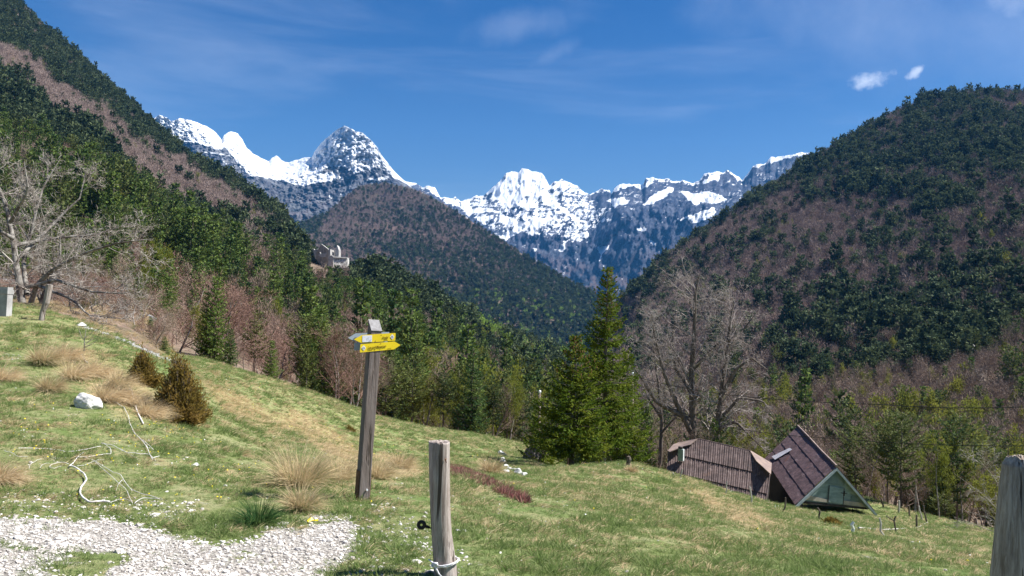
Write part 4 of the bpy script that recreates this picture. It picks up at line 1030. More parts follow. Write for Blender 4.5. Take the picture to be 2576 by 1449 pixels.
limb_tree('bare_shrub', 'leafless grey shrub of long arching stems left of the right post', (2545, 1350), 50,
          [(.04, [(2560, 1360, 0), (2530, 1300, 0), (2470, 1240, 0), (2400, 1190, 0)]), (.04, [(2560, 1360, 0), (2500, 1310, 0), (2430, 1285, 0)]), (.04, [(2560, 1360, 0), (2550, 1290, 1), (2500, 1200, 1), (2440, 1130, 1)]),
           (.035, [(2560, 1360, 0), (2480, 1330, -1), (2400, 1300, -1)]), (.035, [(2562, 1360, 0), (2540, 1250, 2), (2520, 1190, 2)])], 306, dict(CF, levels=3, bare=.1, per=.7), (M['twig_grey'], M['twig_grey']), twigs=300)
# thin pale dead stem beyond the plot
P = onground(2301, 1290); m = MB(); T = at(2304, 1224, P[1])
m.tube([P - [0, 0, .2], P * .5 + T * .5 + [.03, 0, 0], T], [.10, .07, .03], 6); m.tube([P * .2 + T * .8, P * .2 + T * .8 + [1.0, 0, .5]], [.03, .01], 4); m.tube([P * .45 + T * .55, P * .45 + T * .55 + [-.7, 0, .4]], [.03, .01], 4)
o = empty('dead_tree', P, 'pale dead tree stem standing beyond the fenced plot', 'dead tree'); build_child(m, 'trunk', M['twig_grey'], o)

# ---- utility pole and wires
M['pole'] = m_plain('pole_wood', (0.16, 0.12, 0.09), (0.26, 0.21, 0.17), 6, .9, .3, (1, 1, .1))
M['white'] = m_plain('white_porcelain', (.75, .76, .78), (.85, .85, .86), 5, .3)
M['wire'] = m_plain('dark_cable', (.015, .015, .018), (.03, .03, .03), 5, .6)
def pole(px, pyb, pyt, Y, label):
    B = surf(px, Y); T = at(px + 4, pyt, Y); o = empty('utility_pole', B, label, 'utility pole')
    m = MB(); m.tube([B - [0, 0, .5], T], [.13, .10], 10); build_child(m, 'post', M['pole'], o, True)
    m = MB(); m.tube([T, T + [0, 0, .10], T + [0, 0, .22], T + [0, 0, .28]], [.05, .11, .11, .04], 10); build_child(m, 'insulator', M['white'], o, True)
    return T
T1 = pole(1354, 1110, 990, 66, 'slim wooden utility pole with a white insulator left of the big spruces')
T2 = pole(1588, 1165, 944, 70, 'wooden utility pole with a white insulator hidden in the right side of the big spruces')
def wire(pts, label, rad=.018):
    K = np.array([at(*p) for p in pts]); P = []
    for i in range(len(K) - 1):
        for f in np.linspace(0, 1, 9)[:-1] if i < len(K) - 2 else np.linspace(0, 1, 9):
            P.append(K[i] * (1 - f) + K[i + 1] * f - np.array([0, 0, .12 * math.sin(math.pi * f)]))
    m = MB(); m.tube(P, rad, 5); o = m.build('overhead_cable', M['wire']); tag(o, label, 'cable', 'overhead cables')
wire([(1592, 946, 62), (1820, 992, 54), (2207, 1017, 46), (2576, 1024, 41), (2900, 1024, 37)], 'upper black overhead cable crossing the wood at the right', .022)
wire([(1592, 985, 62), (1810, 1072, 50), (2100, 1103, 43), (2576, 1122, 36), (2900, 1128, 32)], 'lower black overhead cable passing in front of the triangular barn roof', .016)
wire([(1358, 992, 66), (1592, 950, 62)], 'short black cable between the pole and the big spruces', .016)

# ================================================================== BARNS
def m_rust(name, c1, c2, c3, rust, rust_lo, streak, spec=.3):
    t = NT(name); o_ = t.O()
    n1 = t.noise(t.mapping(o_, streak), 3.0, 6, .65); n2 = t.noise(o_, .8, 5, .6); n3 = t.noise(t.mapping(o_, streak), 10, 4, .7)
    col = t.mix(t.ramp(n1, .35, .65), c1, c2); col = t.mix(t.ramp(n3, .50, .75, 0, .7), col, c3)
    col = t.mix(t.ramp(t.math('ADD', n2, t.math('MULTIPLY', n3, .4)), rust_lo, rust_lo + .14, 0, .85), col, rust)
    col = t.mix(t.ramp(t.noise(o_, 1.3, 4, .7), .42, .60, 0, .55), col, tuple(v * .45 for v in c1)); col = t.mix(t.ramp(t.noise(t.mapping(o_, streak), 1.1, 5, .7), .55, .68, 0, .5), col, tuple(min(1, v * 1.35) for v in c3))
    return t.principled(col, .75, spec, t.bump(n3, .3, .01))
M['roof_low'] = m_rust('weathered_corrugated_roof', (.085, .055, .052), (.145, .100, .094), (.23, .175, .16), (.18, .09, .055), .82, (4, 4, .35))
M['roof_tri'] = m_rust('dark_sheet_roof', (.075, .045, .050), (.13, .080, .085), (.19, .135, .135), (.24, .085, .045), .84, (.7, .7, 5))
M['hip'] = m_plain('lighter_rusty_sheet', (.19, .14, .13), (.27, .20, .165), 1.6, .8, .2)  # half hips: lighter tone puts the sun on them into the colour
M['dark'] = m_plain('dark_boards_and_shade', (.03, .026, .024), (.05, .043, .04), 3)
M['pale_sheet'] = m_plain('pale_sheet', (.42, .40, .44), (.60, .58, .62), 3, .6)
M['chimney'] = m_plain('grey_green_sheet', (.12, .16, .15), (.20, .25, .24), 3, .5)
M['chimney_side'] = m_plain('white_sheet', (.60, .63, .62), (.75, .76, .74), 3, .5)  # paints the chimney's sunlit face; also the white post and trough
M['gable'] = m_plain('faded_blue_grey_boards', (.16, .22, .22), (.25, .32, .31), 1.2, .8, .2, (1, 1, 3))
M['gable2'] = m_plain('darker_teal_boards', (.10, .15, .155), (.16, .21, .21), 1.5, .8)
M['rake'] = m_plain('grey_blue_fascia', (.20, .25, .27), (.28, .33, .35), 3, .7)
M['beige'] = m_plain('beige_beam', (.26, .24, .20), (.34, .31, .26), 3, .8)
def c3(x, y): return ((2600 + x / 3.916) * .6389, (1650 + y / 3.916) * .6389)
def c4(x, y): return ((2980 + x / 3.814) * .6389, (1660 + y / 3.814) * .6389)
# low brown barn: one long steep roof slope with half hips on both ends
def lowY(px): return 63.0 - (px - 1690) / 235 * 3.6
def lp(x, y, dY=0.0):
    px, py = c3(x, y); Yb = lowY(px) + dY
    # the slope leans back: higher points are farther away
    return at(px, py, Yb + (860 + x * .22 - y) / 830 * 3.4)
cen = lp(900, 1300); base = np.array([cen[0], cen[1], gz(cen)])
barn = empty('low_barn', base, 'low brown barn with a rusty corrugated roof reaching to the ground and a short chimney', 'barn')
topx = [120, 260, 360, 470, 580, 1000, 1380, 1480, 1700]; topy = [500, 455, 425, 370, 312, 400, 500, 655, 850]
botx0, boty0, botx1, boty1 = 95, 900, 1612, 1400
NU, rows = 226, 3
for k in range(rows):
    V = []; nv = 9
    f0, f1 = k / rows, (k + 1) / rows
    # sheet rows run parallel to the ridge
    ln0 = lambda x: 312 + (x - 580) * .2262 + f0 * 860
    ln1 = lambda x: 312 + (x - 580) * .2262 + f1 * 860
    for i in range(NU):
        u_ = i / (NU - 1); xt = 118 + u_ * (1698 - 118); xb = 95 + u_ * (1618 - 95)
        yt = np.interp(xt, topx, topy); yb = boty0 + u_ * (boty1 - boty0)
        a_ = max(yt, ln0(xt)) ; b_ = min(yb + 40, ln1(xt)) if k < rows - 1 else yb + 40
        b_ = max(b_, a_ + .5)
        wv = .022 * math.sin(u_ * 46 * 2 * math.pi) + .012 * math.sin(u_ * 131) 
        for j in range(nv):
            q = j / (nv - 1); yy = a_ + (b_ + (14 if k < rows - 1 else 0) - a_) * q
            xx = xt + (xb - xt) * (yy - yt) / max(yb - yt, 1)
            V.append(lp(xx, yy, -.05 * (rows - 1 - k) - .04 * q + wv + (.02 * math.sin(i * .9) if q > .9 else 0)) - base)
    o = obj('roof_sheets', mesh('roof_sheets', np.array(V), grid_faces(NU, nv)[:, ::-1], M['roof_low'], False), barn)
# battens of the sheet joints, ridge cap, far slope, floor, half hips
m = MB(); m.tube([lp(570, 305), lp(1000, 398), lp(1390, 497)], .07, 6); build_child(m, 'ridge_cap', M['roof_low'], barn)
depth = np.array([2.6, 2.9, 0.0]); down = np.array([0, 0, -3.3])
m = MB(); r1, r2 = lp(580, 325, .05), lp(1380, 515, .05); bl, brr_ = lp(110, 1000, .1), lp(1618, 1400, .1)
m.add([r1, r2, r2 + depth + down, r1 + depth + down], [(0, 1, 2, 3)]); build_child(m, 'far_roof_slope', M['roof_low'], barn)
m = MB(); rr2 = lp(1690, 870, .12)
m.prism([lp(1390, 530, .1), rr2, brr_, r2 + depth + down + [0, 0, -1.0]], np.array([-.12, .05, 0])); build_child(m, 'gable_wall', M['dark'], barn)
m = MB(); m.prism([lp(590, 340, .1), lp(130, 520, .1), bl, r1 + depth + down + [0, 0, -1.0]], np.array([.12, .05, 0])); build_child(m, 'gable_wall', M['dark'], barn)
m = MB()
m.prism([lp(1385, 498, -.06), lp(1480, 655, -.35), lp(1705, 862, -1.05), lp(1718, 690, 2.2), lp(1400, 500, .3)], np.array([0, 0, .06])); build_child(m, 'half_hip', M['hip'], barn)
m = MB()
m.prism([lp(575, 312, -.06), lp(470, 400, -.25), lp(350, 430, -.35), lp(140, 512, -1.0), lp(115, 498, -.9), lp(200, 400, .8), lp(280, 370, 1.2)], np.array([0, 0, .06])); build_child(m, 'half_hip', M['hip'], barn)
ch = empty('x', (0, 0, 0), None, None); bpy.data.objects.remove(ch)
m = MB(); q0, q1 = lp(268, 640, -.55), lp(340, 655, -.55); hgt_ = lp(280, 440, -.75)[2] - q0[2]
m.prism([q0, q1, q1 + [.2, .45, 0], q0 + [.2, .45, 0]], np.array([0, 0, hgt_])); chm = build_child(m, 'chimney', M['chimney'], barn)
m = MB(); m.prism([q0 + [.03, .1, hgt_], q1 + [-.03, .1, hgt_], q1 + [.1, .4, hgt_], q0 + [.2, .4, hgt_]], np.array([0, 0, .16])); o = m.build('chimney_cap', M['dark'], chm, origin=base)
m = MB(); m.prism([q1 + [.012, -.004, .02], q1 + [.06, -.004, .02], q1 + [.24, .44, .02], q1 + [.212, .44, .02]], np.array([0, 0, hgt_ - .04])); m.build('painted_sunlit_side', M['chimney_side'], chm, origin=base)  # white sheet paints sunlight onto the chimney's right face

# triangular barn
def ty(px): return 58 + (px - 2003) / 196 * 1.2
fl, frt, ap = at(*c4(590, 1255), 57.6), at(*c4(1760, 1352), 59.2), at(*c4(1190, 690), 58.6)
rv = at(*c4(612, 78), 73.5) - ap
bl_ = at(*c4(130, 560), 71.5); blv = bl_ - fl
base = (fl + frt) / 2; base[2] = gz(base)
tb = empty('triangular_barn', base, 'triangular barn with a dark roof down to the ground and a faded blue-grey gable', 'barn')
def quadgrid(A, B, C, D, nu, nv, f):
    """A->B along the ridge direction, A->D down the slope"""
    n = norm(np.cross(B - A, D - A)); V = []
    for i in range(nu):
        for j in range(nv):
            a_, b_ = i / (nu - 1), j / (nv - 1)
            V.append((A * (1 - a_) + B * a_) * (1 - b_) + (D * (1 - a_) + C * a_) * b_ + n * f(a_, b_))
    return np.array(V)
# left slope: ridge front -> ridge back, down to the eave; four courses of sheets with stepped lower edges
ridge_b = ap + rv; eave_f, eave_b = fl, fl + blv
slope_n = norm(np.cross(rv, eave_f - ap)); 
for k in range(4):
    a0, a1 = k / 4, (k + 1) / 4
    A_, B_ = ap + (eave_f - ap) * a0, ridge_b + (eave_b - ridge_b) * a0
    D_, C_ = ap + (eave_f - ap) * (a1 + .012), ridge_b + (eave_b - ridge_b) * (a1 + .012)
    sgn = 1 if norm(np.cross(B_ - A_, D_ - A_))[2] > 0 else -1
    V = quadgrid(A_, B_, C_, D_, 120, 6, lambda a_, b_: sgn * (.03 + .05 * b_ + .012 * math.sin(a_ * 190) + .012 * math.sin(a_ * 17 + k) + (.012 * math.sin(a_ * 60 + k * 2) if b_ > .9 else 0)))
    obj('roof_course', mesh('roof_course', V - base, grid_faces(120, 6), M['roof_tri'], False), tb)
m = MB(); e2, e2b = frt, frt + rv * .93 + [0, 0, .1]
m.prism([ap, ridge_b, e2b, e2], np.array([.05, 0, .08])); build_child(m, 'far_roof_slope', M['roof_tri'], tb)
m = MB(); m.tube([ap + [0, -.1, .12], ap + rv * .35 + [0, 0, .08], ap + rv * .7 + [0, 0, .13], ridge_b + [0, 0, .1]], .10, 6); build_child(m, 'ridge_cap', M['hip'], tb)
back = np.array([.15, .6, 0])
fl2, fr2, ap2 = fl + back * .5 + [.15, 0, .12], frt + back * .5 + [-.25, 0, .08], ap + back * .5 + [0, 0, -.12]
m = MB(); m.prism([fl2, fr2, ap2], back * .15); build_child(m, 'gable_wall', M['gable'], tb)
gx = (fr2 - fl2); gxn = gx / np.linalg.norm(gx); gn = norm(np.cross(gx, ap2 - fl2)); gn = gn * (-1 if gn[1] > 0 else 1)
gup = norm(np.cross(gn, gxn)); gup = gup * (1 if gup[2] > 0 else -1); GW = np.linalg.norm(gx); GH = (ap2 - fl2) @ gup; AXp = (ap2 - fl2) @ gxn
def gp(u_, v_, o_=.02): return fl2 + gxn * u_ * GW + gup * v_ * GH + gn * o_
def gquad(name, pts, mat, off=.02, th=.03):
    m = MB(); m.prism([gp(a_, b_, off) for a_, b_ in pts], gn * th); return build_child(m, name, mat, tb)
gquad('upper_panel', [(.31, .58), (.615, .56), (.615, .72), (.51, .97)], M['gable2'])
door = gquad('door', [(.405, .10), (.605, .08), (.605, .50), (.405, .52)], M['gable'], .03, .05)
for nme, pts in (('door_edge', [(.398, .08), (.405, .08), (.405, .54), (.398, .54)]), ('door_edge', [(.605, .06), (.612, .06), (.612, .50), (.605, .50)]), ('latch', [(.57, .36), (.655, .35), (.655, .37), (.57, .38)]), ('latch', [(.602, .30), (.622, .30), (.622, .43), (.602, .43)])):
    m = MB(); m.prism([gp(a_, b_, .085) for a_, b_ in pts], gn * .02); m.build(nme, M['dark'], door, origin=base)
gquad('beam', [(.09, .10), (.395, .08), (.395, .16), (.135, .22)], M['beige'], .03, .04); gquad('beam', [(.615, .07), (.93, .05), (.87, .16), (.615, .18)], M['beige'], .03, .04)
gquad('side_panel', [(.72, .20), (.86, .18), (.79, .30), (.72, .31)], M['gable2']); gquad('painted_sill_shadow', [(.03, -.01), (.97, -.01), (.93, .05), (.07, .06)], M['dark'], .015, .02)  # the dark strip is painted shade under the gable
for a_, b_ in ((fl, ap), (frt, ap)):
    m = MB(); d_ = norm(b_ - a_); s_ = np.array([0, 0, -.22]); m.prism([a_ - d_ * .25, b_ + d_ * .02, b_ + s_ + d_ * .02, a_ + s_ - d_ * .25], gn * .10); build_child(m, 'rake_board', M['rake'], tb)
# pale strip lying on the roof
m = MB(); sA, sB = .20, .58
def rp_(a_, b_, h=.16): return (ap * (1 - a_) + ridge_b * a_) * (1 - b_) + (eave_f * (1 - a_) + eave_b * a_) * b_ + np.array([-.6, .1, .75]) * h
m.prism([rp_(.70, .42), rp_(.76, .44), rp_(.90, .86), rp_(.80, .84)], np.array([0, 0, .015])); build_child(m, 'pale_sheet', M['pale_sheet'], tb)
# stone footing that carries the high left side
m = MB(); f1_, f2_ = fl + [.3, .3, 0], eave_b + [.3, 0, 0]; m.prism([f1_ - [0, 0, .1], f2_ - [0, 0, .1], f2_ - [0, 0, 3.5], f1_ - [0, 0, 3.0]], np.array([.4, .1, 0])); build_child(m, 'footing', M['dark'], tb)

# ================================================================== FORT
M['ruin'] = m_plain('ruin_masonry', (.30, .29, .28), (.46, .44, .42), .35, .9, .6, world=False)
t = NT('ruin_rubble_wall'); n_ = t.noise(t.O(), .8, 5, .7)
M['rubble'] = t.principled(t.mix(t.ramp(n_, .40, .52), (.14, .13, .12), (.62, .60, .56)), .95, .1, t.bump(n_, .8, .3))
def c5(x, y): return (753.9 + x * .07937, 562.2 + y * .07937)
P = surf(830, 600); ft = empty('ruined_fort', P, 'roofless pale stone fort ruin on the wooded spur below the domed summit', 'ruined fort')
def fwall(name, pts, Y0, dY, mat='ruin', dY1=None):
    """pts in picture units; the wall is dY thick"""
    m = MB(); xs = [p[0] for p in pts]; Yf = lambda x: Y0 + (0 if dY1 is None else dY1 * (x - min(xs)) / (max(xs) - min(xs) + 1e-6))
    m.prism([at(*c5(*p), Yf(p[0])) for p in pts], np.array([.3, dY, 0])); return build_child(m, name, M[mat], ft)
fwall('gable_wall', [(520, 1120), (520, 900), (580, 830), (680, 650), (760, 700), (900, 812), (910, 1000), (905, 1420), (700, 1420), (600, 1250)], 612, 2.5, dY1=-14)
fwall('side_wall', [(400, 790), (440, 800), (470, 840), (530, 800), (580, 820), (540, 1140), (500, 1130)], 622, 2.0)
fwall('ledge', [(590, 1000), (635, 905), (690, 1000), (720, 950), (905, 950), (905, 1060), (730, 1065), (640, 1050)], 600, 1.0)
fwall('tower_wall', [(908, 815), (972, 815), (972, 1010), (960, 1020), (908, 1040)], 597.5, 12)
fwall('inner_wall', [(975, 830), (1010, 800), (1100, 830), (1135, 835), (1135, 1045), (1060, 1040), (1050, 960), (1010, 860), (985, 860), (975, 990)], 612, 2)
fwall('tall_slab', [(1135, 1050), (1140, 820), (1180, 690), (1205, 740), (1240, 850), (1235, 1055)], 603, 6)
fwall('front_wall', [(908, 1040), (1020, 1010), (1060, 1045), (1060, 1400), (908, 1420)], 596, 3)
fwall('curtain_wall', [(1063, 1050), (1520, 1090), (1520, 1400), (1063, 1400)], 597, 4, 'rubble', 6)
fwall('parapet', [(1050, 1035), (1500, 1075), (1500, 1105), (1060, 1075)], 595.5, 6, 'ruin', 6)
for pts in ([(1760, 1130), (1800, 1135), (1850, 1200), (1840, 1270), (1800, 1280), (1810, 1210)], [(1850, 1230), (1905, 1240), (1905, 1300), (1855, 1310)], [(1760, 1270), (1830, 1300), (1820, 1360), (1760, 1340)]): fwall('curved_wall', pts, 608, 3)
# pale bald meadow patch beside it is part of the hillside: a rocky knob
def rock(name, px, py, wpx, hpx, label, mat, seed=0, cat='rock', group=None, sub=4, Y=None, flat=.6, depth=.8, sink=.25, rough=.35):
    P = onground(px, py) if Y is None else surf(px, Y)
    w = wpx * P[1] / F; h = hpx * P[1] / F
    import bmesh
    bm = bmesh.new(); bmesh.ops.create_icosphere(bm, subdivisions=sub, radius=.5)
    V = np.array([v.co[:] for v in bm.verts]); 
    q = V * 2.2 + seed * 7.7
    rr = np.random.default_rng(int(seed) + 77)
    for _ in range(16):
        n_ = rr.normal(size=3); n_ /= np.linalg.norm(n_); c_ = rr.uniform(.26, .46); V = V - n_ * np.maximum(0, V @ n_ - c_)[:, None]
    d = 1 + rough * .45 * fbm(q * 1.5, 5, .65) * 2; V = V * d[:, None]
    V = V * [w, w * depth, h * 1.25]; V[:, 2] += h * (.5 - sink)
    for v, c in zip(bm.verts, V): v.co = c
    me = bpy.data.meshes.new(name); bm.to_mesh(me); bm.free(); me.materials.append(mat)
    o = obj(name, me, None, P); tag(o, label, cat, group); return o
t = NT('white_limestone'); o_ = t.O(); n_ = t.noise(t.mapping(o_, (1, 1, 2.5), (0.3, .4, 0)), 5, 6, .7)
M['limestone'] = t.principled(t.mix(t.ramp(n_, .30, .50), (.22, .21, .20), (.60, .59, .57)), .9, .1, t.bump(n_, .9, .03))
M['darkrock'] = m_plain('brown_rock', (.10, .085, .08), (.26, .22, .21), 6, .95, .6)
rock('rock', 222, 1026, 76, 46, 'white angular boulder lying in the grass among straw tufts', M['limestone'], 1, depth=.7)
rock('rock', 205, 822, 28, 16, 'small white stone at the upper end of the field wall', M['limestone'], 2)
rock('rock', 492, 1172, 26, 9, 'small flat white stone alone in the grass right of the fallen branch', M['limestone'], 3)
rock('rock', 1262, 1146, 24, 17, 'pale block at the top of the stony outcrop in the pasture', M['limestone'], 4)
rock('rock', 1340, 1160, 55, 42, 'dark overhanging rock at the left foot of the spruces', M['darkrock'], 5, depth=1.2)
rock('rock', 1152, 1337, 15, 8, 'left of two small white stones beside the centre fence post', M['limestone'], 6)
rock('rock', 1166, 1338, 14, 9, 'right of two small white stones beside the centre fence post', M['limestone'], 7)
for i, (x, y, w, h) in enumerate([(1262, 1156, 16, 9), (1266, 1166, 20, 12), (1272, 1176, 22, 12), (1280, 1184, 26, 14), (1290, 1188, 24, 15), (1304, 1192, 26, 16), (1318, 1196, 20, 10), (1274, 1190, 22, 12)]):
    rock('rock', x, y, w, h, 'white stone of the broken outcrop in the pasture hollow', M['limestone'], 20 + i, sub=3, group='stones of the outcrop')
for i, (x, y, w, h) in enumerate([(306, 736, 40, 12), (345, 738, 46, 14), (66, 752, 46, 14), (120, 752, 36, 12)]):
    rock('rock', x, y, w, h, 'white rubble block beside the road at the left', M['limestone'], 40 + i, sub=3, Y=62 + i, group='rubble beside the road')
for x, y, w, h, l in ((2085, 900, 60, 26, 'pale cliff block on the lower right mountainside, left one'), (2205, 935, 70, 30, 'pale slanting cliff in the dark conifers above the barns'), (2440, 925, 46, 34, 'white cliff block near the right edge of the mountainside')):
    rock('cliff_rock', x, y, w, h, l, M['darkrock'] if x == 2205 else M['limestone'], x, 'cliff', sub=4, Y=400 if x > 2200 else 450, depth=.5)
rock('cliff_rock', 2226, 950, 60, 16, 'tan rock ledge under the slanting cliff above the barns', M['limestone'], 9, 'cliff', Y=395, depth=.5)
HAZE = 3.3e-5
# ================================================================== ROAD AND LEFT SIDE
m = MB(); M['asphalt'] = m_plain('asphalt', (.17, .17, .18), (.24, .24, .25), 2, .9, .2, world=True)
xs = np.linspace(-900, 392, 70); rowsV = []
for x in xs:
    a_, b_ = surf(x, 60), surf(x, 65.5); z_ = max(a_[2], b_[2]) + .10
    rowsV.append([a_[:2].tolist() + [z_ - .9], a_[:2].tolist() + [z_], b_[:2].tolist() + [z_]])
Vr = np.array(rowsV); Vr[:, :, 2] = blur(Vr[:, :, 2] + 0, 0)
for c_ in range(3): Vr[:, c_, 2] = np.convolve(np.pad(Vr[:, c_, 2], 4, mode='edge'), np.ones(9) / 9, 'valid')
o = obj('road', mesh('road', Vr.reshape(-1, 3), grid_faces(70, 3), M['asphalt'])); tag(o, kind='structure')
M['steel'] = m_plain('guardrail_steel', (.30, .31, .33), (.45, .46, .48), 3, .5)
M['wood_dark'] = m_plain('dark_rail_wood', (.05, .04, .035), (.09, .075, .06), 5)
gr = empty('guardrail', Vr[40, 1], 'low guardrail with dark posts along the mountain road', 'guardrail'); gv_ = np.array(gr.location)
m = MB(); m.tube([p + [0, .15, .62] for p in Vr[30:66, 1]], .07, 6); m.tube([p + [0, .15, .45] for p in Vr[30:66, 1]], .05, 6); build_child(m, 'rail', M['steel'], gr)
for p in Vr[31:66:3, 1]:
    m = MB(); m.box(p + [0, .22, .3], (.05, 0, 0), (0, .05, 0), (0, 0, .42)); build_child(m, 'post', M['wood_dark'], gr)
# concrete pillar cut by the left frame edge
M['concrete'] = m_plain('weathered_concrete', (.30, .29, .28), (.42, .41, .40), 3, .9, .4)
P = onground(2, 798); o = empty('concrete_pillar', P, 'grey concrete pillar with a capped top at the left edge', 'pillar')
w = 10 * P[1] / F; h = 66 * P[1] / F
m = MB(); m.box(P + [-w * .5, .3, h * .5 - .2], (w, 0, 0), (0, w * 1.1, 0), (0, 0, h * .5 + .1)); build_child(m, 'shaft', M['concrete'], o)
m = MB(); m.box(P + [-w * .5, .3, h - .02], (w * 1.12, 0, 0), (0, w * 1.3, 0), (0, 0, .07)); m.box(P + [-w * .5, .3, h + .08], (w, 0, 0), (0, w * 1.1, 0), (0, 0, .05)); build_child(m, 'cap', M['concrete'], o)
# low white wall edge running down to the left of the red-brown trees
m = MB(); r = np.random.default_rng(8)
for i in range(90):
    f = i / 89; px = np.interp(f, [0, .35, .7, 1], [215, 290, 360, 430]); py = np.interp(f, [0, .35, .7, 1], [824, 850, 880, 914])
    P = onground(px, py + 1); s_ = .016 + .03 * r.random() + (.06 * r.random() if f > .8 else 0)
    m.box(P + [r.normal() * .05, r.normal() * .05, .01], (s_ * 1.5, .06, r.normal() * .02), (0, s_, 0), (0, .01, s_ * .75))
M['wall_stone'] = m_plain('grey_wall_stone', (.26, .25, .235), (.50, .48, .46), 3, .9, .4); o = m.build('field_wall', M['wall_stone'], None); tag(o, 'low line of white stones running down beside the left meadow', 'stone wall')

# ================================================================== POSTS
def m_weathered(name, c1, c2, c3):
    t = NT(name); o_ = t.O()
    g1 = t.noise(t.mapping(o_, (1, 1, .06)), 42, 5, .75, .3); g2 = t.noise(t.mapping(o_, (1, 1, .25)), 9, 5, .6)
    crack = t.ramp(t.noise(t.mapping(o_, (1, 1, .045)), 20, 3, .6, .5), .60, .66)
    col = t.mix(t.ramp(g1, .32, .68), c1, c2); col = t.mix(t.ramp(g2, .5, .75, 0, .6), col, c3)
    col = t.mix(crack, col, (.09, .07, .055))
    return t.principled(col, .9, .15, t.bump(t.math('SUBTRACT', g1, crack), .9, .012))
M['post'] = m_weathered('weathered_post_wood', (.20, .155, .13), (.46, .40, .36), (.52, .48, .45))
M['post_r'] = m_weathered('old_grey_post_wood', (.21, .165, .125), (.50, .43, .36), (.56, .52, .46))
M['sign_wood'] = m_weathered('planed_post_wood', (.16, .125, .11), (.23, .19, .17), (.29, .26, .25))
M['sign_top'] = m_plain('bleached_end_grain', (.20, .19, .19), (.30, .29, .29), 14, .8, .3)
M['rope'] = m_plain('white_rope', (.66, .63, .66), (.82, .80, .82), 30, .8, .5)
M['black'] = m_plain('black_plastic', (.012, .012, .014), (.02, .02, .022), 8, .45)
M['rust'] = m_plain('rusty_steel', (.12, .055, .03), (.20, .10, .06), 20, .7)
def rough_post(name, cl, ww, mat, label, seed, Y, n=36, nv=120, topcut=.014, parent=None, amp_=.10):
    """cl: centreline picture points bottom->top, ww: half widths in picture units"""
    r = np.random.default_rng(seed)
    C = np.array([at(p[0], p[1], Y) for p in cl]); f = np.linspace(0, 1, nv); k = np.linspace(0, 1, len(cl))
    P = np.stack([np.interp(f, k, C[:, i]) for i in range(3)], -1); W = np.interp(f, k, np.array(ww) * Y / F)
    base = P[0].copy(); o = empty(name, base, label, 'fence post')
    a = np.linspace(0, 2 * math.pi, n, endpoint=False)
    H = P[-1, 2] - P[0, 2]
    A, Z = np.meshgrid(a, f * H)
    q = np.stack([np.cos(A) * 1.2, np.sin(A) * 1.2, Z * .5 + seed], -1)
    grain = fbm(np.stack([np.cos(A) * 6, np.sin(A) * 6, Z * .35 + seed], -1), 4, .7)
    rad = W[:, None] * (1 + amp_ * 1.6 * fbm(q, 3) + amp_ * .45 * grain)
    # drying cracks
    for c_ in r.uniform(2.8, 6.0, 3):
        wob = .10 * np.sin(Z * 5 + c_ * 7)
        rad -= W[:, None] * .12 * np.exp(-((A - c_ - wob) / .055) ** 2) * (fbm(np.stack([Z * 1.5, Z * 0 + c_, Z * 0], -1), 2) > -.18)
    V = np.stack([P[:, None, 0] + rad * np.cos(A), P[:, None, 1] + rad * np.sin(A), np.repeat(P[:, 2][:, None], n, 1)], -1)
    tz = topcut * (fbm(np.stack([np.cos(a) * 2, np.sin(a) * 2, a * 0 + seed], -1), 3, .7) * 2)
    V[-1, :, 2] += tz; V[-2, :, 2] += tz * .6
    cen = V[-1].mean(0) - [0, 0, topcut * .6]
    mid = V[-1] * .5 + cen * .5 + np.stack([a * 0, a * 0, r.normal(size=n) * topcut * .35], -1)
    VV = np.concatenate([V.reshape(-1, 3), mid, cen[None]]) - base
    Fq = [(i * n + j, i * n + (j + 1) % n, (i + 1) * n + (j + 1) % n, (i + 1) * n + j) for i in range(nv - 1) for j in range(n)]
    t0 = (nv - 1) * n; m0 = nv * n; Fq += [(t0 + j, t0 + (j + 1) % n, m0 + (j + 1) % n, m0 + j) for j in range(n)]
    me = bpy.data.meshes.new('shaft'); me.from_pydata(VV.tolist(), [], Fq + [(m0 + j, m0 + (j + 1) % n, m0 + n) for j in range(n)])
    me.materials.append(mat); me.polygons.foreach_set('use_smooth', np.array([len(p.vertices) == 4 and p.index < len(Fq) - n for p in me.polygons])); me.update()
    obj('shaft', me, o); return o, P, W
YP = 5.72
o, P, W = rough_post('fence_post', [(1124, 1500), (1121, 1440), (1117, 1400), (1111, 1340), (1108, 1280), (1106, 1200), (1105, 1111)], [30, 30, 28, 25.5, 25, 25.5, 26], M['post'], 'weathered grey wooden fence post with a white rope and black insulator ring', 1, YP)
m = MB(); r = np.random.default_rng(2)
def ringpts(py0, py1, rr, n=26, a0=0.0, a1=2 * math.pi):
    out = []
    for a in np.linspace(a0, a1, n):
        c_ = at(1120, (py0 + py1) / 2, YP); x = math.cos(a); out.append(c_ + np.array([rr * x, rr * math.sin(a), (py0 - py1) * YP / F * (x * .5) - .0]))
    return out
m.tube([p + r.normal(size=3) * .0012 for p in ringpts(1422, 1409, .094)], .0075, 7); m.tube([p + [0, 0, .010] + r.normal(size=3) * .0012 for p in ringpts(1422, 1410, .096)], .006, 7)
k0 = at(1094, 1420, YP - .092); m.tube([k0 + [-.05, .02, .03], k0, k0 + [.012, -.01, -.03], k0 + [.03, -.01, -.06], k0 + [.06, -.005, -.09], k0 + [.065, 0, -.13]], [.004, .008, .008, .007, .006, .005], 7)
m.tube([k0 + [-.012, -.004, .006], k0 + [.015, -.012, .01], k0 + [.018, -.008, -.008]], .011, 7)
build_child(m, 'rope', M['rope'], o, True)
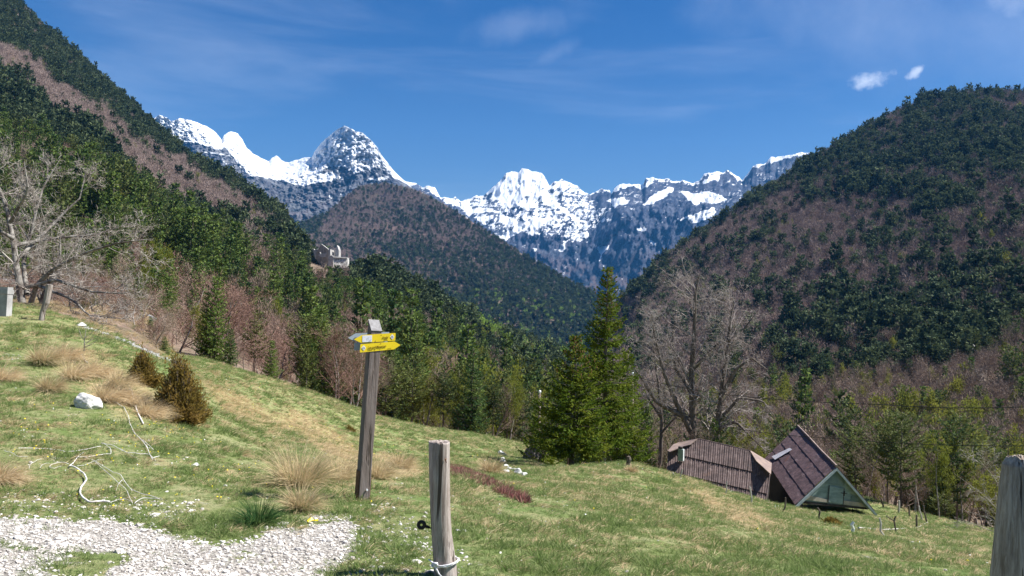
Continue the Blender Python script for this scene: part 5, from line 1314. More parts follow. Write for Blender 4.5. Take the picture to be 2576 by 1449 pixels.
m = MB(); c_ = at(1060, 1321, YP); m.tube([c_ + [.022 * math.cos(a), .006, .022 * math.sin(a)] for a in np.linspace(0, 2 * math.pi, 22)], .0135, 10, False)
m.tube([c_ + [.032, .006, -.008], c_ + [.060, .006, -.018]], [.013, .009], 8); ins = build_child(m, 'insulator', M['black'], o, True)
m = MB(); m.tube([c_ + [.055, .006, -.017], at(1092, 1333, YP) + [.03, 0.006, 0]], .0045, 6); m.build('screw', M['black'], ins, origin=np.array(o.location))
m = MB(); q = at(1121, 1156, YP - .085); m.tube([q + [0, .02, 0], q + [0, -.012, 0]], .006, 6); m.tube([q + [0, -.012, .006], q + [.002, -.014, -.006], q + [.008, -.012, -.02]], .0035, 5); build_child(m, 'staple', M['rust'], o)
o, P, W = rough_post('fence_post', [(2541, 1520), (2544, 1449), (2552, 1350), (2558, 1250), (2565, 1170), (2570, 1150)], [42, 43, 41, 38, 36, 30], M['post_r'], 'thick old grey fence post cut off by the right edge', 5, 4.0, amp_=.14, topcut=.025)
P = onground(105, 806); m = MB()
T = at(125, 716, P[1]); B = P - (T - P) * .1; o = empty('fence_post', P, 'slender grey post leaning right at the left edge in front of the road', 'fence post')
m.tube([B, P * .75 + T * .25 + [-.03, 0, 0], P * .5 + T * .5 + [.02, 0, 0], T], [.085, .08, .095, .10], 9); build_child(m, 'shaft', M['post'], o)
# small posts around the barns
def small_post(px, py, topx, toppy, wpx, mat, label, group=None, fork=False):
    P = onground(px, py); T = at(topx, toppy, P[1]); w = wpx * P[1] / F * .5; r = np.random.default_rng(int(px))
    o = empty('fence_post', P, label, 'fence post', group); m = MB(); q = [P - (T - P) * .12]
    for f in (.35, .7): q.append(P * (1 - f) + T * f + np.array([r.normal() * .025, 0, 0]))
    q.append(T); m.tube(q, [w * 1.1, w, w * 1.05, w * .8], 7)
    if fork: m.tube([q[2], q[2] * .3 + T * .7 + [-.18, 0, .02], T + [-.20, 0, 0]], [w * .7, w * .6, w * .6], 6)
    build_child(m, 'shaft', mat, o); return T
M['post_dark'] = m_plain('dark_stake_wood', (.07, .055, .045), (.17, .14, .12), 8, .9)
M['post_pale'] = m_plain('pale_stake_wood', (.36, .33, .30), (.52, .49, .46), 8, .9)
SP = [(2062, 1311, 2057, 1277, 4.5, 'd', 'dark stake below the front of the triangular barn'), (2144, 1339, 2148, 1313, 8, 'w', 'short thick white post nearest the viewer in the plot'), (2228, 1352, 2213, 1303, 5, 'p', 'grey stake leaning left at the front of the fenced plot'),
      (2255, 1341, 2253, 1298, 4, 'd', 'forked stake in the middle of the fenced plot front'), (2305, 1329, 2306, 1295, 4.5, 'd', 'upright dark stake right of the forked one'), (2331, 1314, 2324, 1272, 4, 'd', 'dark leaning stake at the far right corner of the plot'),
      (2319, 1308, 2312, 1273, 4, 'p', 'pale leaning stake at the far right corner of the plot'), (2260, 1291, 2262, 1259, 5, 'p', 'grey post at the meadow edge behind the plot'), (2222, 1277, 2217, 1255, 4, 'd', 'small dark stake right beside the triangular barn'),
      (2289, 1300, 2287, 1272, 4, 'd', 'dark stake below the pale dead stem'), (1963, 1264, 1957, 1245, 3, 'p', 'short pale stake in the gap between the barns'), (1967, 1290, 1976, 1251, 4, 'd', 'dark crooked stake between the two barns'), (1991, 1268, 1983, 1254, 3, 'p', 'tiny pale stake at the left corner of the triangular barn'),
      (1890, 1267, 1887, 1225, 4, 'p', 'pale crooked stake in front of the right end of the low barn'), (1824, 1244, 1829, 1211, 3, 'p', 'thin pale stake in front of the middle of the low barn'), (1709, 1203, 1717, 1180, 3, 'p', 'thin pale stake in front of the left end of the low barn'),
      (1580, 1172, 1581, 1148, 11, 'd', 'thick dark stump post at the right foot of the spruces'), (1623, 1168, 1625, 1144, 5, 'p', 'pale post on the crest between the spruces and the low barn'), (1694, 1200, 1692, 1188, 3, 'p', 'tiny pale stake beside the left corner of the low barn')]
tops = {}
for s_ in SP: tops[s_[0]] = small_post(*s_[:5], {'d': M['post_dark'], 'p': M['post_pale'], 'w': M['chimney_side']}[s_[5]], s_[6], 'stakes around the barns', s_[0] == 2255)
m = MB(); pts = [onground(x, y) + [0, 0, .05] for x, y in ((2160, 1335), (2190, 1336), (2220, 1339), (2255, 1336), (2290, 1331), (2310, 1328), (2322, 1322), (2334, 1315))]
m.tube(pts, .02, 5); o = m.build('ground_rope', M['post_pale']); tag(o, 'pale rope lying in a curve along the front of the fenced plot', 'rope')
m = MB(); a_, b_ = onground(1930, 1258), onground(1944, 1262); m.box((a_ + b_) / 2 + [0, 0, .12], (.25, -.1, -.03), (.05, .12, 0), (0, 0, .08)); o = m.build('trough', M['chimney_side']); tag(o, 'small white trough beside the right end of the low barn', 'trough')

# ================================================================== SIGNPOST
YS = 8.8
B = onground(911, 1257); YS = B[1]
o = empty('signpost', B, 'square wooden trail signpost carrying yellow arrow boards', 'signpost')
T = at(944.5, 806, YS); ax = norm(T - B)
fr_ = norm(np.array([.50, -.866, 0]) - ax * (np.array([.50, -.866, 0]) @ ax)); fr_ = fr_          # right-front face normal
lf_ = np.cross(ax, fr_); lf_ = lf_ if lf_[0] < 0 else -lf_                                        # left-front face normal
hw = .066; HP_ = np.linalg.norm(T - B)
bot = B - ax * .3
cr = [(-1, -1), (1, -1), (1, 1), (-1, 1)]
L0 = [bot + fr_ * hw * a + lf_ * hw * b for a, b in cr]
tl = [HP_ if a < 0 else HP_ - .125 for a, b in cr]
L1 = [B + ax * h_ + fr_ * hw * a + lf_ * hw * b for (a, b), h_ in zip(cr, tl)]
m = MB(); m.add(L0 + L1, [(0, 1, 5, 4), (1, 2, 6, 5), (2, 3, 7, 6), (3, 0, 4, 7), (3, 2, 1, 0)])
sh = build_child(m, 'shaft', M['sign_wood'], o)
bv = sh.modifiers.new('bevel', 'BEVEL'); bv.width = .006; bv.segments = 2
cn = norm(np.cross(L1[1] - L1[0], L1[3] - L1[0])); cn = cn if cn[2] > 0 else -cn
m = MB(); m.prism([p + cn * .002 for p in L1], cn * .008); build_child(m, 'slanted_top', M['sign_top'], o)
# steel ground shoe at the left face
m = MB(); c_ = B + lf_ * (hw + .006) + ax * .13; m.box(c_, fr_ * .055, lf_ * .004, ax * .21); m.box(B + ax * .10 - lf_ * (hw + .006), fr_ * .05, lf_ * .004, ax * .16); build_child(m, 'ground_shoe', M['rust'], o)
m = MB(); q = B + fr_ * (hw + .006) + ax * .13 - lf_ * .02; m.tube([q, q + fr_ * .02], .011, 8); build_child(m, 'bolt', M['white'], o)
M['yellow'] = m_plain('yellow_sign_enamel', (.80, .58, .015), (.86, .64, .02), 2, .35, 0, spec=.4)
M['sign_back'] = m_plain('grey_sign_back', (.32, .38, .44), (.40, .46, .52), 2, .5)
M['sticker'] = m_plain('worn_white_sticker', (.66, .66, .72), (.82, .82, .84), 22, .5)
M['ink'] = m_plain('brown_black_lettering', (.10, .055, .01), (.12, .065, .012), 5, .5)
M['mark'] = m_plain('white_marking', (.80, .80, .82), (.86, .86, .88), 5, .5)
M['mark_ink'] = m_plain('black_marking', (.06, .06, .07), (.12, .12, .13), 5, .5)
def c1(x, y): return ((1350 + x / 8.524) * .6389, (1230 + y / 8.524) * .6389)
class Board:
    def __init__(s, name, pts, Yl, Yr, xl, xr, mat):
        P0 = at(938, 860, YB + Yl); n0 = np.array([math.sin(R(29)), -math.cos(R(29)), 0.0])
        def on(x, y):
            d = at(*c1(x, y), 1.0); return d * ((P0 @ n0) / (d @ n0))
        s.on = on
        s.Wd = [on(*p) for p in pts]
        s.n = norm(np.cross(s.Wd[1] - s.Wd[0], s.Wd[2] - s.Wd[0])); s.n = s.n if s.n[1] < 0 else -s.n
        m = MB(); m.prism(s.Wd, -s.n * .006); s.o = build_child(m, name, mat, o)
        s.base = np.array(o.location)
    def p(s, x, y, off=.003): return s.on(x, y) + s.n * off
    def patch(s, name, pts, mat, off=.002):
        m = MB(); m.prism([s.p(x, y, off) for x, y in pts], s.n * .0012); return m.build(name, mat, s.o, origin=s.base)
    def text(s, txt, x0, x1, ybase0, ybase1, hpx):
        cu = bpy.data.curves.new('lettering', 'FONT'); cu.body = txt; cu.size = 1; cu.shear = .18; cu.extrude = .004; cu.offset = .012
        tmp = bpy.data.objects.new('tmp', cu); me = bpy.data.meshes.new_from_object(tmp); bpy.data.objects.remove(tmp)
        V = np.array([v.co[:] for v in me.vertices]); mx, mn = V.max(0), V.min(0)
        u_ = (V[:, 0] - mn[0]) / (mx[0] - mn[0]); A_, B_ = s.p(x0, ybase0), s.p(x1, ybase1); upv = s.p(x0, ybase0 - hpx) - A_
        W_ = A_ + (B_ - A_) * u_[:, None] + upv * (V[:, 1] / .70)[:, None] + s.n * (V[:, 2] * .15 + .0015)[:, None] - s.base
        me.vertices.foreach_set('co', W_.ravel()); me.materials.append(M['ink']); me.update(); return obj('lettering', me, s.o)
    def emblem(s, x, y, w, h):
        s.patch('trail_mark', [(x - w, y), (x - w * .1, y - h), (x + w * .1, y - h), (x + w, y), (x + w * .1, y + h), (x - w * .1, y + h)], M['mark'])
        for dx, dy, a, b in ((-.45, -.05, .10, .30), (-.1, -.35, .12, .18), (.25, -.15, .10, .30), (.05, .15, .24, .07), (.5, .1, .09, .16), (-.25, .35, .16, .06), (0, .72, .13, .10), (.3, .42, .08, .10), (-.62, .22, .07, .07)):
            cx_, cy_ = x + dx * w, y + dy * h; s.patch('mark_detail', [(cx_ - a * w, cy_ + b * h * .3), (cx_, cy_ - b * h), (cx_ + a * w, cy_ - b * h * .2), (cx_ + a * w * .2, cy_ + b * h)], M['mark_ink'], .0034)
YB = YS - hw - .012; TA = math.tan(R(29))
def yb(x, off=0.0): return YB + off + ((x / 8.524 + 1350) * .6389 - 938) / F * YS * TA
b1 = Board('arrow_board', [(368, 908), (640, 762), (1755, 690), (1772, 705), (1758, 935), (1745, 948), (630, 1032)], 0, 0, 370, 1770, M['yellow'])
b2 = Board('arrow_board', [(600, 1068), (1735, 976), (1935, 1095), (1722, 1240), (585, 1348), (572, 1335), (592, 1075)], 0, 0, 570, 1930, M['yellow'])
b1.text('Predel', 1325, 1522, 885, 872, 74); b2.text('Log pod Mangrtom', 838, 1448, 1222, 1166, 78)
b1.emblem(1655, 822, 68, 85); b2.emblem(697, 1195, 74, 86)
b1.patch('sticker', [(655, 782), (978, 764), (972, 980), (650, 1002)], M['sticker'])
for x0, y0, x1, y1 in ((790, 880, 830, 870), (840, 850, 870, 840), (860, 845, 850, 900), (800, 890, 810, 940), (880, 950, 960, 900), (890, 970, 940, 930)):
    b1.patch('scuff', [(x0, y0), (x1, y1), (x1, y1 + 9), (x0, y0 + 9)], M['sign_back'], .0035)
for b_, x0, x1, y0, y1 in ((b1, 1365, 1515, 942, 928), (b2, 835, 990, 1270, 1256), (b2, 1050, 1085, 1252, 1249), (b2, 1490, 1630, 1214, 1202)):
    b_.patch('small_print', [(x0, y0 - 4), (x1, y1 - 4), (x1, y1 + 4), (x0, y0 + 4)], M['ink'])
for b_, x, y in ((b1, 1292, 760), (b1, 1095, 962), (b2, 1266, 1048), (b2, 1068, 1250)): b_.patch('bolt', [(x - 14, y - 8), (x, y - 13), (x + 14, y - 8), (x + 10, y + 10), (x - 10, y + 10)], M['rust'], .002)
YK = YS + .10
b3 = Board('rear_board', [(180, 860), (430, 705), (1558, 655), (1562, 720), (1000, 940), (420, 982)], YK - YB + .02, 0, 180, 1560, M['sign_back'])
b4 = Board('rear_board', [(390, 1010), (1500, 960), (1500, 1180), (380, 1285)], YK - YB + .02, 0, 180, 1560, M['sign_back'])
m = MB(); dr_ = np.array([math.cos(R(29)), math.sin(R(29)), 0]); nr_ = np.array([math.sin(R(29)), -math.cos(R(29)), 0])
for q_ in ((1180, 850), (1160, 1150)): m.box(b1.on(*q_) - nr_ * .024, dr_ * .12, nr_ * .008, (0, 0, .012))
m.box(b3.on(1150, 830) + nr_ * .018, dr_ * .12, nr_ * .008, (0, 0, .012)); build_child(m, 'bracket', M['rust'], o)

# ================================================================== PLANTS IN THE MEADOW
M['straw'] = m_foliage('dry_straw_blades', (.48, .36, .21), (.60, .47, .28), (.68, .55, .35), .30, 6)
M['straw_pink'] = m_foliage('tan_dry_blades', (.56, .42, .25), (.68, .53, .33), (.74, .60, .40), .30, 6)
M['blade'] = m_foliage('green_blades', (.120, .195, .048), (.185, .250, .080), (.26, .30, .13), .40, 8)
M['blade_blue'] = m_foliage('deep_green_blades', (.040, .105, .035), (.06, .13, .045), (.09, .15, .045), .40, 8)
def blades(n, L, W, spread, bend, lean, seed, nseg=4, rad=.05, lift=1.0):
    r = np.random.default_rng(seed); V = []; Fc = []
    az = r.uniform(0, 6.283, n); el = r.uniform(.15, spread, n); ln = L * r.uniform(.55, 1.15, n)
    d = np.stack([np.cos(az) * np.sin(el), np.sin(az) * np.sin(el), np.cos(el) * lift], -1); d = norm(d + np.array(lean))
    p = np.stack([np.cos(az), np.sin(az), az * 0], -1) * (rad * r.random(n) ** .5)[:, None]; side = norm(np.cross(d, r.normal(size=(n, 3))))
    rows_ = []
    for k in range(nseg + 1):
        w = W * (1 - (k / nseg) ** 1.5) * .5 + W * .04
        rows_.append(np.stack([p - side * w, p + side * w], 1)); d = norm(d + np.array([lean[0] * .6, lean[1] * .6, -bend]) + r.normal(size=(n, 3)) * .05); p = p + d * (ln / nseg)[:, None]
        p[:, 2] = np.maximum(p[:, 2], .01)
    V = np.stack(rows_, 1).reshape(-1, 3); b = np.arange(n)[:, None] * (nseg + 1) * 2; k = np.arange(nseg)[None] * 2
    Fc = np.stack([b + k, b + k + 1, b + k + 3, b + k + 2], -1).reshape(-1, 4); return V, Fc
def tuft(px, py, wpx, label, seed, lean=(.5, 0, 0), mat='straw', green=.25, hscale=1.0, n=900, gmat='blade', bend=.34, spread=1.15):
    P = onground(px, py); s_ = wpx * P[1] / F; o = empty('grass_tuft', P, label, 'grass tuft')
    W_ = max(.0045, .55 * P[1] / F * 1.5)
    if mat:
        V, Fc = blades(n, s_ * .66 * hscale, W_, spread, bend, (lean[0] * .24, lean[1] * .2, 0), seed, 5, s_ * .16); obj('dry_blades', mesh('dry_blades', V, Fc, M[mat]), o)
    if green > 0:
        V, Fc = blades(int(n * green), s_ * (.45 if mat else .6) * hscale, W_, 1.0, .25, (lean[0] * .4, lean[1], 0), seed + 50, 4, s_ * .18); obj('green_blades', mesh('green_blades', V, Fc, M[gmat]), o)
TUF = [(110, 915, 105, 'straw tuft high on the left slope, half green', (.6, -.3, 0), 'straw', .5), (165, 905, 90, 'tan tuft at the top of the left group', (.9, -.3, 0), 'straw_pink', .1), (8, 960, 100, 'tan tuft cut by the left edge in the middle of the slope', (.9, -.3, 0), 'straw_pink', .1),
       (125, 985, 90, 'green and straw tuft left above the white boulder', (.7, -.3, 0), 'straw', .5), (185, 955, 110, 'tan tuft directly above the white boulder', (.8, -.3, 0), 'straw_pink', .2), (240, 950, 100, 'tan tuft right above the white boulder', (.9, -.3, 0), 'straw_pink', .1),
       (300, 975, 85, 'straw tuft below the smaller juniper', (.7, -.3, 0), 'straw', .4), (270, 1010, 120, 'large tan tuft right beside the white boulder', (1.0, -.4, 0), 'straw_pink', .05), (330, 1020, 110, 'tan tuft between the boulder and the large juniper', (1.0, -.4, 0), 'straw_pink', .05), (375, 1050, 100, 'tan tuft leaning down at the foot of the large juniper', (1.0, -.5, 0), 'straw_pink', .05),
       (5, 1215, 125, 'big tan tuft cut by the left edge above the gravel', (.9, -.3, 0), 'straw_pink', .1), (755, 1225, 200, 'largest straw tuft, green at its heart, left of the signpost', (.10, 0, 0), 'straw', .30),
       (850, 1212, 130, 'straw tuft just left behind the signpost', (.1, 0, 0), 'straw', .15), (950, 1205, 110, 'straw tuft just right behind the signpost', (.25, 0, 0), 'straw', .15), (1010, 1180, 80, 'small straw tuft between signpost and centre post', (.3, 0, 0), 'straw', .15),
       (760, 1285, 120, 'low green and straw tuft at the gravel edge', (.2, -.2, 0), 'straw', .9), (650, 1320, 130, 'deep green tuft at the gravel edge', (.1, -.1, 0), None, 1.0), (1235, 1192, 70, 'small straw tuft beside the outcrop', (.2, 0, 0), 'straw', .2), (1588, 1190, 34, 'tiny straw tuft under the spruces', (0, 0, 0), 'straw', .2)]
for i, a in enumerate(TUF): tuft(a[0], a[1], a[2], a[3], 400 + i, a[4], a[5], a[6], n=1300 if a[2] > 150 else 800, gmat='blade_blue' if a[5] is None else 'blade', bend=.18 if a[0] > 600 else .2, spread=1.0)

def juniper(px, py, wpx, hpx, label, seed, n):
    P = onground(px, py); s_ = P[1] / F; w, h = wpx * s_ * .5, hpx * s_; r = np.random.default_rng(seed)
    o = empty('juniper_bush', P, label, 'juniper'); B = []; D = []; st0 = []; st1 = []
    for k in range(n):
        az = r.uniform(0, 6.283); q = r.random() ** .5 * (.85 + .25 * math.sin(3 * az + seed) + .12 * math.sin(7 * az)); hh = h * max(.12, 1 - q * .78) * r.uniform(.30, 1.18); tip = np.array([math.cos(az) * w * q - w * .42 * (hh / h) + w * .12, math.sin(az) * w * q, hh])
        a0 = np.array([tip[0] * .15, tip[1] * .15, 0]); f = np.linspace(.10, 1, 20); c = a0 + (tip - a0) * f[:, None] + np.array([0, 0, -1]) * (np.sin(f * 3.14) * h * .10)[:, None] + norm(tip) * 0
        st0.append(a0); st1.append(c[-1])
        for p in c:
            for _ in range(4):
                B.append(p + r.normal(size=3) * .035); D.append(norm(tip - a0) + r.normal(size=3) * .75 + np.array([0, 0, .15]))
    B, D = np.array(B), np.array(D); L = r.uniform(.04, .095, len(B)); V, Fc = diamonds(B, D, L, L * .30, r)
    obj('foliage', mesh('foliage', V, Fc, M['juniper']), o)
    V, Fc = seg_tubes(st0, st1, [.010] * n, [.004] * n, 4); obj('stems', mesh('stems', V, Fc, M['bark']), o)
juniper(455, 1062, 132, 172, 'larger olive-brown juniper bush leaning left on the pasture', 501, 520)
juniper(362, 968, 78, 92, 'smaller olive-brown juniper bush up-slope of the larger one', 502, 230)
for px, py, w, h, l in ((880, 1085, 26, 14, 'tiny dark juniper bush in the far pasture'), (2092, 1322, 40, 16, 'small creeping dark plant below the triangular barn')): juniper(px, py, w, h, l, int(px), 50)

# fallen bleached branches
M['bleached'] = m_plain('bleached_dead_wood', (.52, .48, .46), (.78, .75, .73), 12, .9)
def c2(x, y): return ((x * .392) * .6389, (1700 + y * .392) * .6389)
def ground_tube(m, pts, r0, r1, lift=.02, seed=0):
    r = np.random.default_rng(seed); P = []
    for i in range(len(pts) - 1):
        for f in np.linspace(0, 1, 5)[:-1]:
            x, y = pts[i][0] * (1 - f) + pts[i + 1][0] * f, pts[i][1] * (1 - f) + pts[i + 1][1] * f
            P.append(onground(*c2(x, y)) + np.array([0, 0, lift + r.uniform(0, .015)]))
    P.append(onground(*c2(*pts[-1])) + np.array([0, 0, lift])); P = np.array(P)
    P[1:-1] = (P[:-2] + 2 * P[1:-1] + P[2:]) / 4
    m.tube(P, list(np.linspace(r0, r1, len(P)) * .5), 7)
m = MB()
ground_tube(m, [(1100, 742), (1020, 735), (900, 745), (830, 700), (800, 650), (810, 590), (870, 520), (850, 460), (800, 420), (730, 375), (690, 370)], .022, .015, .03, 1)
ground_tube(m, [(690, 370), (740, 330), (770, 280), (850, 215)], .014, .007, .02, 2); ground_tube(m, [(690, 340), (600, 325), (510, 350), (495, 380), (540, 395), (620, 360)], .007, .003, .02, 3)
ground_tube(m, [(770, 280), (900, 270), (1050, 245), (1115, 245), (1110, 190), (1060, 150), (1015, 130)], .010, .006, .02, 4)
ground_tube(m, [(180, 190), (280, 180), (420, 190), (560, 200), (650, 222), (760, 212), (900, 190), (1015, 160)], .007, .008, .02, 5)
ground_tube(m, [(1020, 130), (1130, 155), (1230, 210), (1300, 230), (1400, 240), (1500, 245), (1560, 300)], .007, .009, .02, 6); ground_tube(m, [(1200, 190), (1300, 245), (1400, 300)], .005, .003, .02, 7)
ground_tube(m, [(830, 270), (960, 320), (1060, 380), (1140, 430), (1210, 450), (1235, 500), (1290, 570), (1325, 610)], .006, .006, .02, 8); ground_tube(m, [(960, 330), (1080, 440), (1180, 530), (1260, 590), (1300, 690), (1330, 740)], .005, .005, .02, 9)
ground_tube(m, [(1325, 610), (1420, 645), (1540, 680), (1610, 705), (1530, 695), (1430, 690), (1350, 740)], .006, .007, .02, 10); ground_tube(m, [(1235, 500), (1190, 540), (1160, 620)], .005, .003, .02, 11); ground_tube(m, [(1100, 742), (1180, 705), (1260, 705), (1320, 720)], .005, .003, .02, 12)
ground_tube(m, [(290, 400), (300, 350), (370, 310), (420, 290)], .005, .003, .02, 13); ground_tube(m, [(40, 215), (120, 235), (180, 275), (280, 265)], .006, .003, .02, 14)
ground_tube(m, [(770, 370), (860, 350), (950, 315), (1050, 300)], .005, .003, .02, 15); ground_tube(m, [(400, 390), (420, 350), (500, 335)], .004, .003, .02, 16)
o = m.build('fallen_branch', M['bleached'], None, True); tag(o, 'large bleached dead branch with thin twigs sprawled on the grass', 'branch')
m = MB()
for a in ([(1340, 20), (1370, 60), (1430, 120), (1480, 190), (1500, 250), (1530, 300)], [(1430, 110), (1540, 200)], [(1480, 190), (1470, 160), (1450, 150)], [(1530, 290), (1600, 265)], [(1300, -60), (1340, 20)], [(1240, -230), (1290, -130), (1300, -60)], [(1160, -280), (1240, -230)]): ground_tube(m, a, .010, .007, .03, len(m.V))
o = m.build('fallen_branch', M['bleached'], None, True); tag(o, 'long thin bleached branch running down from the tan tufts', 'branch')
# leafless sapling
P = onground(212, 888); T = at(212, 826, P[1]); o = empty('sapling', P, 'thin leafless sapling on the left slope below the field wall', 'sapling')
m = MB(); m.tube([P - [0, 0, .1], P * .5 + T * .5, T + [.05, 0, 0]], [.018, .012, .005], 6)
for f, dx, dz_ in ((.2, .45, .35), (.3, .35, .5), (.4, .6, .40), (.5, -.2, .4), (.6, .3, .3), (.25, .25, .15)): q = P * (1 - f) + T * f; m.tube([q, q + [dx * .5, 0, dz_ * .35], q + [dx, 0, dz_]], [.008, .006, .003], 5)
build_child(m, 'stem', M['twig_grey'], o)
m = MB()
for a in ([(205, 895), (215, 912), (220, 915)], [(300, 960), (330, 985), (345, 1040), (360, 1070)]):
    P = [onground(*q) + np.array([0, 0, .03]) for q in a]; m.tube(P, .012, 6)
o = m.build('fallen_branch', M['bleached'], None, True); tag(o, 'pale fallen stick among the tan tufts beside the junipers', 'branch')
# yellow marker flake on the gravel
P = onground(787, 1316); m = MB(); m.prism([P + [x * .7, y * .8, z] for x, y, z in ((-.075, -.02, .02), (-.03, .03, .045), (.01, .015, .02), (.06, .03, .03), (.07, 0, .02), (.0, -.03, .03), (-.05, -.05, .01))], np.array([0, 0, .006]))
o = m.build('yellow_scrap', M['yellow']); tag(o, 'torn bright yellow scrap lying on the gravel', 'scrap')

# ================================================================== GRASS, STONES AND FLOWERS
def sample(density, smin, smax, pxl=-60, pxh=2640, extra=None):
    c_ = (cs >= smin) & (cs < smax) & (cpx > pxl) & (cpx < pxh) & (cpy < 1500) & visible
    lam_ = np.where(c_, area * density, 0)
    if extra is not None: lam_ = lam_ * extra
    cn_ = rng.poisson(lam_); a_, b_ = np.nonzero(cn_); rp2 = cn_[a_, b_]; a_ = np.repeat(a_, rp2); b_ = np.repeat(b_, rp2); u, v = rng.random(len(a_)), rng.random(len(a_))
    w = [((1 - u) * (1 - v)), (u * (1 - v)), ((1 - u) * v), (u * v)]; P = sum(G[a_ + i, b_ + j] * w[2 * i + j][:, None] for i in (0, 1) for j in (0, 1))
    return P, a_, b_
mc = (meadow[:-1, :-1] + meadow[1:, 1:]) / 2; gc = (grav[:-1, :-1] + grav[1:, 1:]) / 2; stc = (straw[:-1, :-1] + straw[1:, 1:]) / 2
den = np.clip(5200 / np.maximum(cY, 5.2) ** 1.55, 6, 420)
gnoise = fbm(cellP * 1.1, 3)
gdens = den * mc * np.where(gc > .35, np.where((gnoise > .02) & ((cpy < 1365) | (gnoise > .08)), .75, np.where(gnoise > -.02, .15, .02)), np.clip(1 - gc * 1.4, .2, 1))
bank = (cpx < 430) & (cs > 5.0) & (cs < 7.6) & (mc < .5); gdens = np.where(bank, 9.0, gdens)
P, a_, b_ = sample(1.0, 0.9, 7.6, extra=gdens)
print('grass', len(P))
GM = []
for i in range(3): V, Fc = blades(26, .105, .0055, .95, .22, (.12, -.05, 0), 600 + i, 3, .05); GM.append(mesh('green_blades', V, Fc, M['blade']))
for i in range(3): V, Fc = blades(24, .12, .0055, 1.25, .30, (.35, -.12, 0), 610 + i, 3, .06); GM.append(mesh('dry_blades', V, Fc, M['straw']))
nn_ = fbm(P * .45, 3) + fbm(P * 2.0, 2) * .6; ps = np.clip(.33 + nn_ * .9 + stc[a_, b_] * .5, .05, .95); ps = np.where(P[:, 1] < 7.5, ps * .5, ps)
isst = (rng.random(len(P)) < ps) | (bank[a_, b_] & (rng.random(len(P)) < .9))
gi = np.where(isst, 3, 0) + rng.integers(0, 3, len(P)); sz = rng.uniform(.5, 1.15, len(P)) * np.clip(1 + 2.2 * fbm(P * .8 + 3, 3), .55, 1.9) * np.clip(.62 + P[:, 1] * .035, .75, 2.6) * np.where(gc[a_, b_] > .3, .7, 1)
rz = np.where(isst, rng.normal(0, .8, len(P)), rng.uniform(0, 6.28, len(P)))
scatter('grass', P - np.array([0, 0, .01]), np.stack([sz, sz, sz * .8], -1), np.stack([rng.normal(0, .1, len(P)), rng.normal(0, .1, len(P)), rz], -1), gi, GM, 'short spring grass, green mixed with straw, covering the pasture', 'grass')
# stones
import bmesh
def pebble(seed):
    bm = bmesh.new(); bmesh.ops.create_icosphere(bm, subdivisions=1, radius=.5); r = np.random.default_rng(seed)
    for v in bm.verts: v.co = Vector([v.co[k] * f * (1 + r.normal() * .12) for k, f in enumerate((1.25, .9, .6))])
    me = bpy.data.meshes.new('pebble'); bm.to_mesh(me); bm.free(); me.materials.append(M['pebble']); return me
t = NT('crushed_white_stone'); M['pebble'] = t.principled(t.mix(t.rand(), (.34, .305, .27), (.72, .68, .635)), .9, .1)
PM = [pebble(k) for k in range(5)]
near = cs < 3.4
side_z = zone(cpx, cpy, [[(880, 1300), (1000, 1290), (1110, 1330), (1180, 1400), (1200, 1500), (850, 1500), (880, 1400)], [(930, 1265), (990, 1262), (1010, 1285), (930, 1290)], [(0, 1230), (500, 1265), (560, 1330), (300, 1300), (0, 1290)], [(0, 885), (150, 885), (140, 905), (0, 905)]])
pden = np.where((gc > .12) & (gc <= .5), 380, 0) + np.where(gc > .5, 1150 * np.clip(1.15 - 3.2 * np.maximum(gnoise, 0), .15, 1.2) / np.maximum(cY / 5.5, 1), 0) + np.where(side_z, 170, 0) + np.where((cs < 3.0) & (cpx < 1500), 8, 1.6)
P, a_, b_ = sample(1.0, 0.85, 4.2, extra=pden)
sz = np.exp(rng.normal(math.log(.0145), .55, len(P))).clip(.008, .07) * np.where(gc[a_, b_] > .5, 1, 1.15)
print('stones', len(P))
scatter('gravel_stones', P + np.array([0, 0, .004]), np.stack([sz] * 3, -1) * rng.uniform(.8, 1.25, (len(P), 3)), rng.uniform(-.5, .5, (len(P), 3)) + np.stack([P[:, 0] * 0, P[:, 0] * 0, rng.uniform(0, 6.28, len(P))], -1), rng.integers(0, 5, len(P)), PM, 'loose white gravel stones on the path and in the grass', 'gravel')
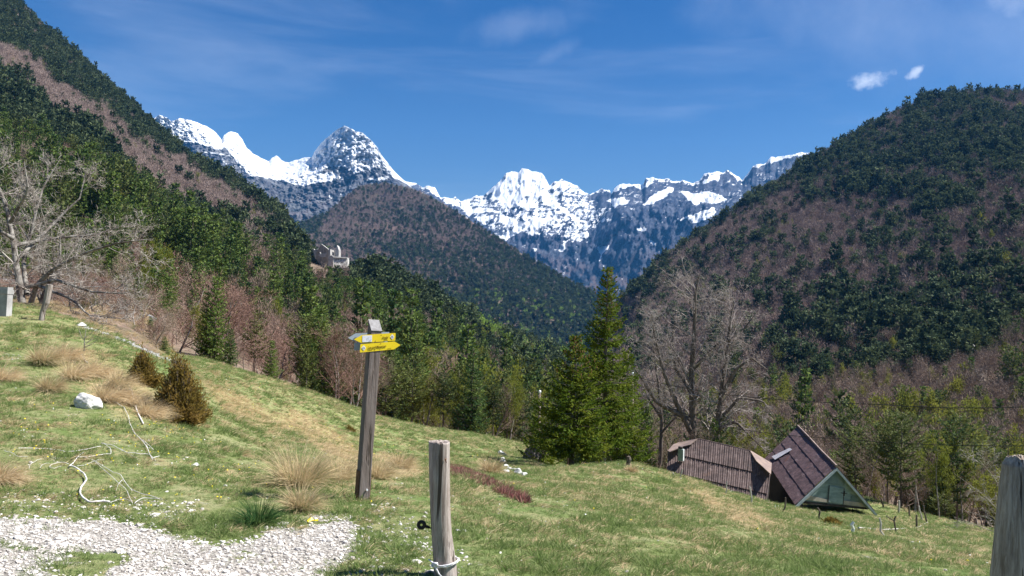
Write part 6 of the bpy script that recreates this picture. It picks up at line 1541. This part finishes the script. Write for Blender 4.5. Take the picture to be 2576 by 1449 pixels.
# dandelions and daisies
def flower(col, name):
    M[name] = m_plain(name, col, col, 3, .6); m = MB(); m.tube([[0, 0, 0], [0, 0, .05]], .0018, 4)
    m.add([[.016 * math.cos(a), .016 * math.sin(a), .05] for a in np.arange(8) * math.pi / 4] + [[0, 0, .062]], [(i, (i + 1) % 8, 8) for i in range(8)]); return mesh(name, np.array(m.V), m.F, M[name])
FM = [flower((.80, .62, .02), 'dandelion'), flower((.85, .85, .82), 'daisy')]
fz = zone(cpx, cpy, [[(0, 1000), (380, 1050), (620, 1140), (640, 1250), (300, 1290), (0, 1200)]])
P, a_, b_ = sample(1.0, 1.6, 6.5, extra=mc * (gc < .2) * (np.where(fz, 5.0, .35)) * (1 + 2 * (gnoise > .1)))
fi = (rng.random(len(P)) < np.where(P[:, 0] > 0, .65, .15)).astype(int); sz = rng.uniform(.35, .85, len(P)) * np.clip(P[:, 1] * .05, 1, 1.8)
scatter('wild_flowers', P, np.stack([sz] * 3, -1), rng.normal(0, .15, (len(P), 3)), fi, FM, 'small yellow and white flowers dotted through the grass', 'flowers')
# reddish heather strip
HS = [(1132, 1172), (1160, 1176), (1210, 1200), (1262, 1226), (1300, 1242), (1338, 1264), (1330, 1270), (1290, 1258), (1240, 1236), (1190, 1214), (1132, 1196)]
hz_ = inpoly(cpx, cpy, HS) & (cs < 5)
P, a_, b_ = sample(1.0, 1.6, 5.0, extra=np.where(hz_, 120.0, 0.0) * np.clip(1.3 + 3 * gnoise, .5, 2.5))
M['heather'] = m_foliage('heather_sprigs', (.22, .07, .08), (.30, .12, .11), (.24, .17, .12), .2, 8)
HMs = []
for i in range(3): V, Fc = blades(22, .12, .012, 1.0, .05, (0, 0, 0), 700 + i, 3, .05); HMs.append(mesh('sprig', V, Fc, M['heather']))
sz = rng.uniform(.5, 1.1, len(P))
scatter('heather', P, np.stack([sz] * 3, -1), np.stack([P[:, 0] * 0, P[:, 0] * 0, rng.uniform(0, 6.28, len(P))], -1), rng.integers(0, 3, len(P)), HMs, 'strip of low reddish heather running downhill behind the centre post', 'heather')

# ================================================================== AIR
x0, x1, y0, y1, z0, z1 = -9000., 9000., -60., 12500., -1200., 3000.
m = MB(); m.prism([(x0, y0, z0), (x1, y0, z0), (x1, y1, z0), (x0, y1, z0)], np.array([0, 0, z1 - z0]))
t = NT('haze'); v = t.n('ShaderNodeVolumePrincipled'); v.inputs['Color'].default_value = (.09, .40, .95, 1); v.inputs['Density'].default_value = HAZE
v.inputs['Anisotropy'].default_value = 0.0
t.t.links.new(v.outputs[0], t.out.inputs['Volume']); o = m.build('haze', t.m); tag(o, 'thin bluish mountain haze', 'haze', kind='stuff')
